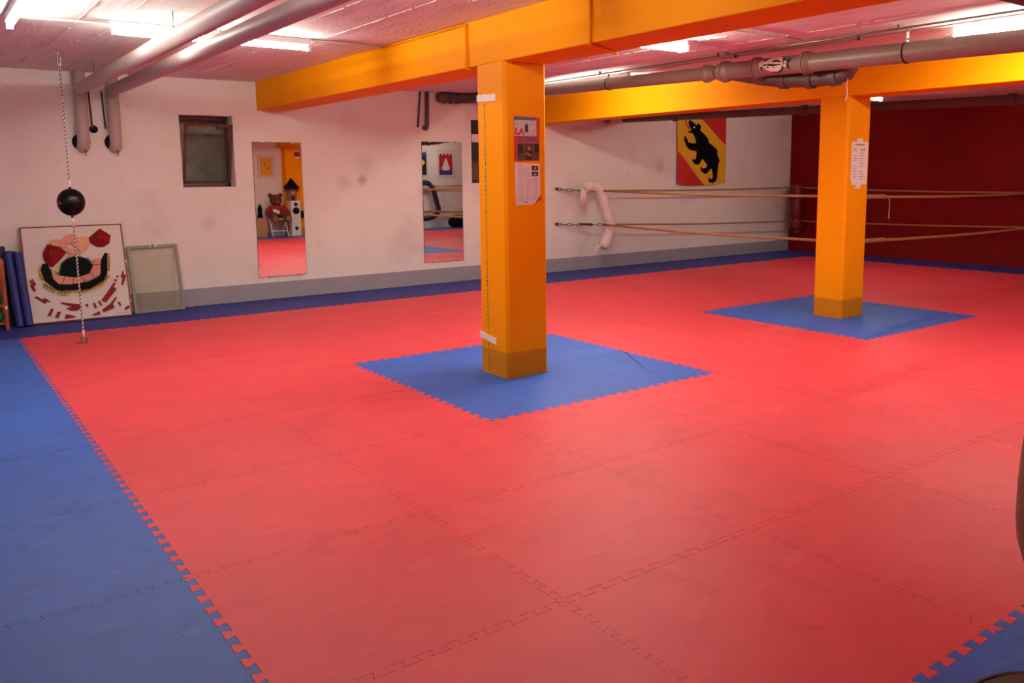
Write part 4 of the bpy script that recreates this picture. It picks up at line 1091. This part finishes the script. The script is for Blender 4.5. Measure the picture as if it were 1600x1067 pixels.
# yellow pennant picture (left mirror)
framed('framed_pennant', 'yellow pennant in a pale frame above the teddy bear', 6.30, 6.72, 1.455, 2.02,
       [('pennant', 'sheet_yellow', [rect(6.355, 6.665, 1.515, 1.935)], .002), ('battlement', 'poster_red', crenel(6.355, 6.665, 1.935, .035, 5), .002),
        ('emblem', 'print_dark', [[(6.45, 1.80), (6.48, 1.83), (6.50, 1.82), (6.47, 1.78)], [(6.54, 1.69), (6.57, 1.72), (6.58, 1.67), (6.56, 1.66)]], .004)])
framed('framed_pennant', 'black pennant with a yellow diamond in a pale frame, seen in the right mirror', 10.60, 11.09, 1.43, 2.19,
       [('pennant', 'sheet_black', [rect(10.65, 11.055, 1.49, 2.07)], .002), ('stripe', 'sheet_blue', [rect(10.65, 11.055, 2.02, 2.13)], .003),
        ('diamond', 'sheet_bright_yellow', [[(10.86, 2.0), (11.02, 1.845), (10.86, 1.69), (10.70, 1.845)]], .003), ('eye', 'sheet_black', [[(10.86, 1.91), (10.93, 1.845), (10.86, 1.78), (10.79, 1.845)]], .004)])
PEAR = [(11.60, 1.625), (11.565, 1.66), (11.56, 1.70), (11.58, 1.75), (11.615, 1.785), (11.61, 1.83), (11.635, 1.88), (11.655, 1.90), (11.665, 1.955), (11.69, 1.985), (11.715, 1.955), (11.72, 1.905), (11.745, 1.88), (11.765, 1.83), (11.76, 1.785), (11.79, 1.75), (11.81, 1.70), (11.80, 1.65), (11.77, 1.625)]
framed('framed_pennant', 'red and blue pennant with a white pear shape, seen in the right mirror', 11.42, 11.97, 1.42, 2.19,
       [('pennant', 'sheet_red', [rect(11.465, 11.905, 1.61, 2.06)], .002), ('stripe', 'sheet_blue', [rect(11.465, 11.905, 1.49, 1.61)], .002),
        ('battlement', 'sheet_red', crenel(11.50, 11.88, 2.06, .05, 4), .002), ('figure', 'paper', [PEAR], .004), ('cap', 'sheet_black', [[(11.645, 1.94), (11.66, 1.985), (11.69, 2.005), (11.71, 1.98), (11.69, 1.97), (11.67, 1.95)]], .005)])
# sticker on the pillar
t = thing('pillar_sticker', 'small white, dark and red sticker high on the orange wall pillar', 'sticker', (7.22, YF + .30, 1.93))
ysk = YF + .301
b = MB(); b.prism([(-7.13, 2.09), (-7.28, 2.09), (-7.28, 2.14), (-7.13, 2.14)], (0, ysk, 0), (-1, 0, 0), (0, 0, 1), .002).prism([(-7.14, 1.98), (-7.27, 1.98), (-7.25, 1.94), (-7.21, 1.92), (-7.16, 1.94)], (0, ysk, 0), (-1, 0, 0), (0, 0, 1), .002); b.build('white_part', 'paper', t)
b = MB(); b.prism([(-7.13, 1.98), (-7.28, 1.98), (-7.28, 2.09), (-7.13, 2.09)], (0, ysk, 0), (-1, 0, 0), (0, 0, 1), .002).build('dark_part', 'cloth_red', t)

# folding chair with the teddy bear
cx = 6.57; yb_, yf_ = -3.78, -3.38; zs = .44
t = thing('folding_chair', 'white tubular folding chair under the teddy bear', 'chair', (cx, -3.6, 0.001))
for s in (-1, 1):
    x = cx + s * .19
    MB().tube([(x, yf_, .012), (cx + s * .2, yb_ - .02, .80)], .016, 8).build('front_leg', 'speaker_white', t, smooth=True)
    MB().tube([(x * 1 - s * .02, yb_ - .05, .012), (x - s * .02, yf_ - .02, zs)], .016, 8).build('rear_leg', 'speaker_white', t, smooth=True)
MB().box(cx - .2, cx + .2, yb_ + .02, yf_, zs, zs + .02).build('seat', 'speaker_white', t, bevel=.005)
MB().tube([(cx - .185, yf_ - .07, .15), (cx + .185, yf_ - .07, .15)], .014, 8).build('crossbar', 'speaker_white', t, smooth=True)
MB().box(cx - .2, cx + .2, yb_ - .03, yb_ - .015, .66, .80).build('backrest', 'speaker_white', t, bevel=.005)

tb = thing('teddy_bear', 'large brown teddy bear in a red jacket sitting on the folding chair', 'teddy bear', (cx, -3.6, zs + .021))
b = MB(); z0 = zs + .02; y0 = -3.62
b.ball((cx, y0, z0 + .17), .17, .14, .19)                         # trunk
b.ball((cx - .02, y0 + .03, z0 + .45), .155, .135, .14)           # head
b.ball((cx - .02, y0 + .15, z0 + .41), .06, .05, .045)            # muzzle
for s in (-1, 1):
    b.ball((cx - .02 + s * .13, y0 + .01, z0 + .565), .062, .034, .062)
    b.tube([(cx + s * .12, y0, z0 + .27), (cx + s * .22, y0 + .05, z0 + .16), (cx + s * .24, y0 + .13, z0 + .08)], [.07, .075, .065], 12)
    b.ball((cx + s * .24, y0 + .13, z0 + .08), .066)
    b.tube([(cx + s * .08, y0 + .05, z0 + .08), (cx + s * .15, y0 + .25, z0 + .08), (cx + s * .16, y0 + .33, z0 + .0)], [.09, .09, .085], 12)
    b.ball((cx + s * .165, y0 + .33, z0 + .0), .092, .06, .105)
o = b.build('body', 'plush', tb, smooth=True)
rm = o.modifiers.new('remesh', 'REMESH'); rm.mode = 'VOXEL'; rm.voxel_size = .014; rm.use_smooth_shade = True
sm = o.modifiers.new('smooth', 'SMOOTH'); sm.iterations = 3
MB().ball((cx - .02, y0 + .19, z0 + .405), .045, .025, .032).build('muzzle', 'plush_pale', tb, smooth=True)
MB().ball((cx - .02, y0 + .215, z0 + .425), .016, .010, .012).build('nose', 'black_plastic', tb, smooth=True)
for s in (-1, 1): MB().ball((cx - .02 + s * .05, y0 + .145, z0 + .475), .013).build('eye', 'black_plastic', tb, smooth=True)
for s in (-1, 1): MB().ball((cx + s * .165, y0 + .385, z0 + .0), .06, .012, .07).build('foot_sole', 'plush_pale', tb, smooth=True)
b = MB(); b.ball((cx, y0 + .005, z0 + .20), .178, .152, .15)
for s in (-1, 1): b.tube([(cx + s * .12, y0, z0 + .27), (cx + s * .21, y0 + .045, z0 + .175), (cx + s * .235, y0 + .10, z0 + .11)], [.082, .087, .078], 14)
b.build('jacket', 'cloth_red', tb, smooth=True)
b = MB(); b.obox((cx - .06, y0 + .155, z0 + .17), (1, 0, -.25), (0, -.2, 1), (0, 1, .2), .16, .09, .01).build('paper_fan', 'paper', tb)

# speaker, bird-house doll, bag, box
t = thing('loudspeaker', 'tall white loudspeaker beside the teddy bear', 'loudspeaker', (7.04, -3.75, .001))
xa, xb, yfr = 6.93, 7.17, -3.58
MB().box(xa, xb, YF + .16, yfr, .001, .88).build('cabinet', 'speaker_white', t, bevel=.008)
for z, r in ((.79, .045), (.63, .085), (.19, .04)):
    xm = (xa + xb) / 2
    g = MB().tube([(xm, yfr, z), (xm, yfr + .006, z)], r, 24).build('driver', 'black_plastic', t)
    MB().tube([(xm, yfr + .004, z), (xm, yfr + .012, z)], [r * .35, r * .22], 16).build('dust_cap', 'black_rubber', g)
    MB().tube([(xm + r * math.cos(a), yfr + .006, z + r * math.sin(a)) for a in [k * 2 * PI / 24 for k in range(24)]], .005, 6, closed=True).build('surround', 'dark_steel', g, smooth=True)
t = thing('bird_house', 'small figure house with a dark pointed roof standing on the loudspeaker', 'ornament', (7.0, -3.7, .881))
MB().box(6.90, 7.10, -3.80, -3.62, .882, 1.20).build('body', 'doll_wood', t, bevel=.01)
b = MB(); b.add([(6.83, -3.86, 1.19), (7.17, -3.86, 1.19), (7.17, -3.54, 1.19), (6.83, -3.54, 1.19), (7.0, -3.70, 1.46)], [(0, 3, 2, 1), (0, 1, 4), (1, 2, 4), (2, 3, 4), (3, 0, 4)]).build('roof', 'navy_fabric', t)
b = MB()
for k in range(14):
    a = 2 * PI * k / 14; b.tube([(7.0 + .13 * math.cos(a), -3.70 + .13 * math.sin(a), 1.21), (7.0 + .17 * math.cos(a), -3.70 + .17 * math.sin(a), 1.16 - .03 * (k % 3))], [.02, .008], 6)
b.build('fringe', 'navy_fabric', t)
MB().ball((7.0, -3.60, 1.07), .045, .03, .06).build('figure', 'poster_skin', t, smooth=True)
MB().box(6.95, 7.05, -3.615, -3.60, .90, 1.0).build('door', 'poster_dark', t)
o = MB().ball((7.235, -3.66, .53), .06, .07, .10).build('boxing_glove', 'black_rubber', smooth=True); tag(o, 'black boxing glove hanging on the orange pillar beside the loudspeaker', 'boxing glove')
MB().ball((7.235 - .03, -3.60, .55), .03, .035, .045).build('thumb', 'black_rubber', o, smooth=True)
MB().tube([(7.235, -3.68, .60), (7.235, YF + .30, .72)], .008, 6).build('lace', 'rope_white', o)
t = thing('cardboard_box', 'brown cardboard box left of the teddy bear, seen in the left mirror', 'box', (6.05, -3.8, .001))
MB().box(5.78, 6.30, YF + .05, -3.55, .001, .47).build('body', 'cardboard', t, bevel=.004)
MB().box(6.02, 6.06, YF + .05, -3.548, .46, .473).build('packing_tape', 'tape_white', t)
for xx in (5.78, 6.06): MB().box(xx, xx + .24, YF + .05, -3.549, .470, .476).build('flap', 'cardboard', t)
o = MB().tube([(6.20, -3.75, .477), (6.20, -3.75, .50), (6.20, -3.75, .60), (6.20, -3.75, .72), (6.20, -3.75, .80)], [.06, .07, .05, .06, .01], 14).build('dark_bottle', 'navy_fabric', smooth=True); tag(o, 'dark small object standing on the cardboard box', 'ornament')
MB().ball((6.20, -3.75, .80), .02).build('knob', 'navy_fabric', o)

# the blue corner: ropes, pad and sports bag (right mirror)
BT = (10.95, -3.86, 1.20); BB = (11.02, -3.86, .49)
rope('upper hemp rope along the wall behind the camera, seen in the right mirror', [BT, (12.70, -3.90, 1.21)])
rope('lower hemp rope along the wall behind the camera, seen in the right mirror', [BB, (12.70, -3.90, .47)])
rope('upper hemp rope from the blue pad towards the red wall, seen in the right mirror', [BT, (12.70, 2.40, 1.15)])
rope('lower hemp rope from the blue pad towards the red wall, seen in the right mirror', [BB, (12.70, 2.38, .60)])
chain('upper chain from the wall behind the camera to the blue pad', (10.55, YF + .02, 1.25), BT, 5)
chain('lower chain from the wall behind the camera to the blue pad', (10.55, YF + .02, .50), BB, 5)
pad('navy blue stuffed corner pad bent over the ropes, seen in the right mirror',
    [(10.55, -3.84, 1.16), (10.72, -3.80, 1.27), (10.92, -3.76, 1.27), (11.05, -3.74, 1.14), (11.12, -3.72, .93), (11.18, -3.72, .70), (11.22, -3.72, .52), (11.12, -3.74, .36), (10.90, -3.76, .29), (10.65, -3.78, .29)], .072, 'pad_blue', (.28, .58))
t = thing('sports_bag', 'black sports bag on the floor against the wall, seen in the right mirror', 'bag', (11.92, -3.72, .001))
b = MB(); prof = []
b.tube([(11.62 + .6 * k / 10, -3.78, .15) for k in range(11)], [.10, .135, .148, .150, .15, .15, .15, .15, .148, .135, .10], 20)
vs = b.v
for p in vs: p.z = max(.001, p.z)
b.build('body', 'navy_fabric', t, smooth=True)
for s in (-1, 1):
    MB().tube([(11.76, -3.78 + s * .07, .28), (11.80, -3.78 + s * .06, .33), (11.92, -3.78 + s * .03, .345), (12.04, -3.78 + s * .06, .33), (12.08, -3.78 + s * .07, .28)], .010, 6).build('handle', 'black_plastic', t, smooth=True)
MB().box(11.70, 12.14, -3.785, -3.775, .298, .304).build('zip', 'steel', t)
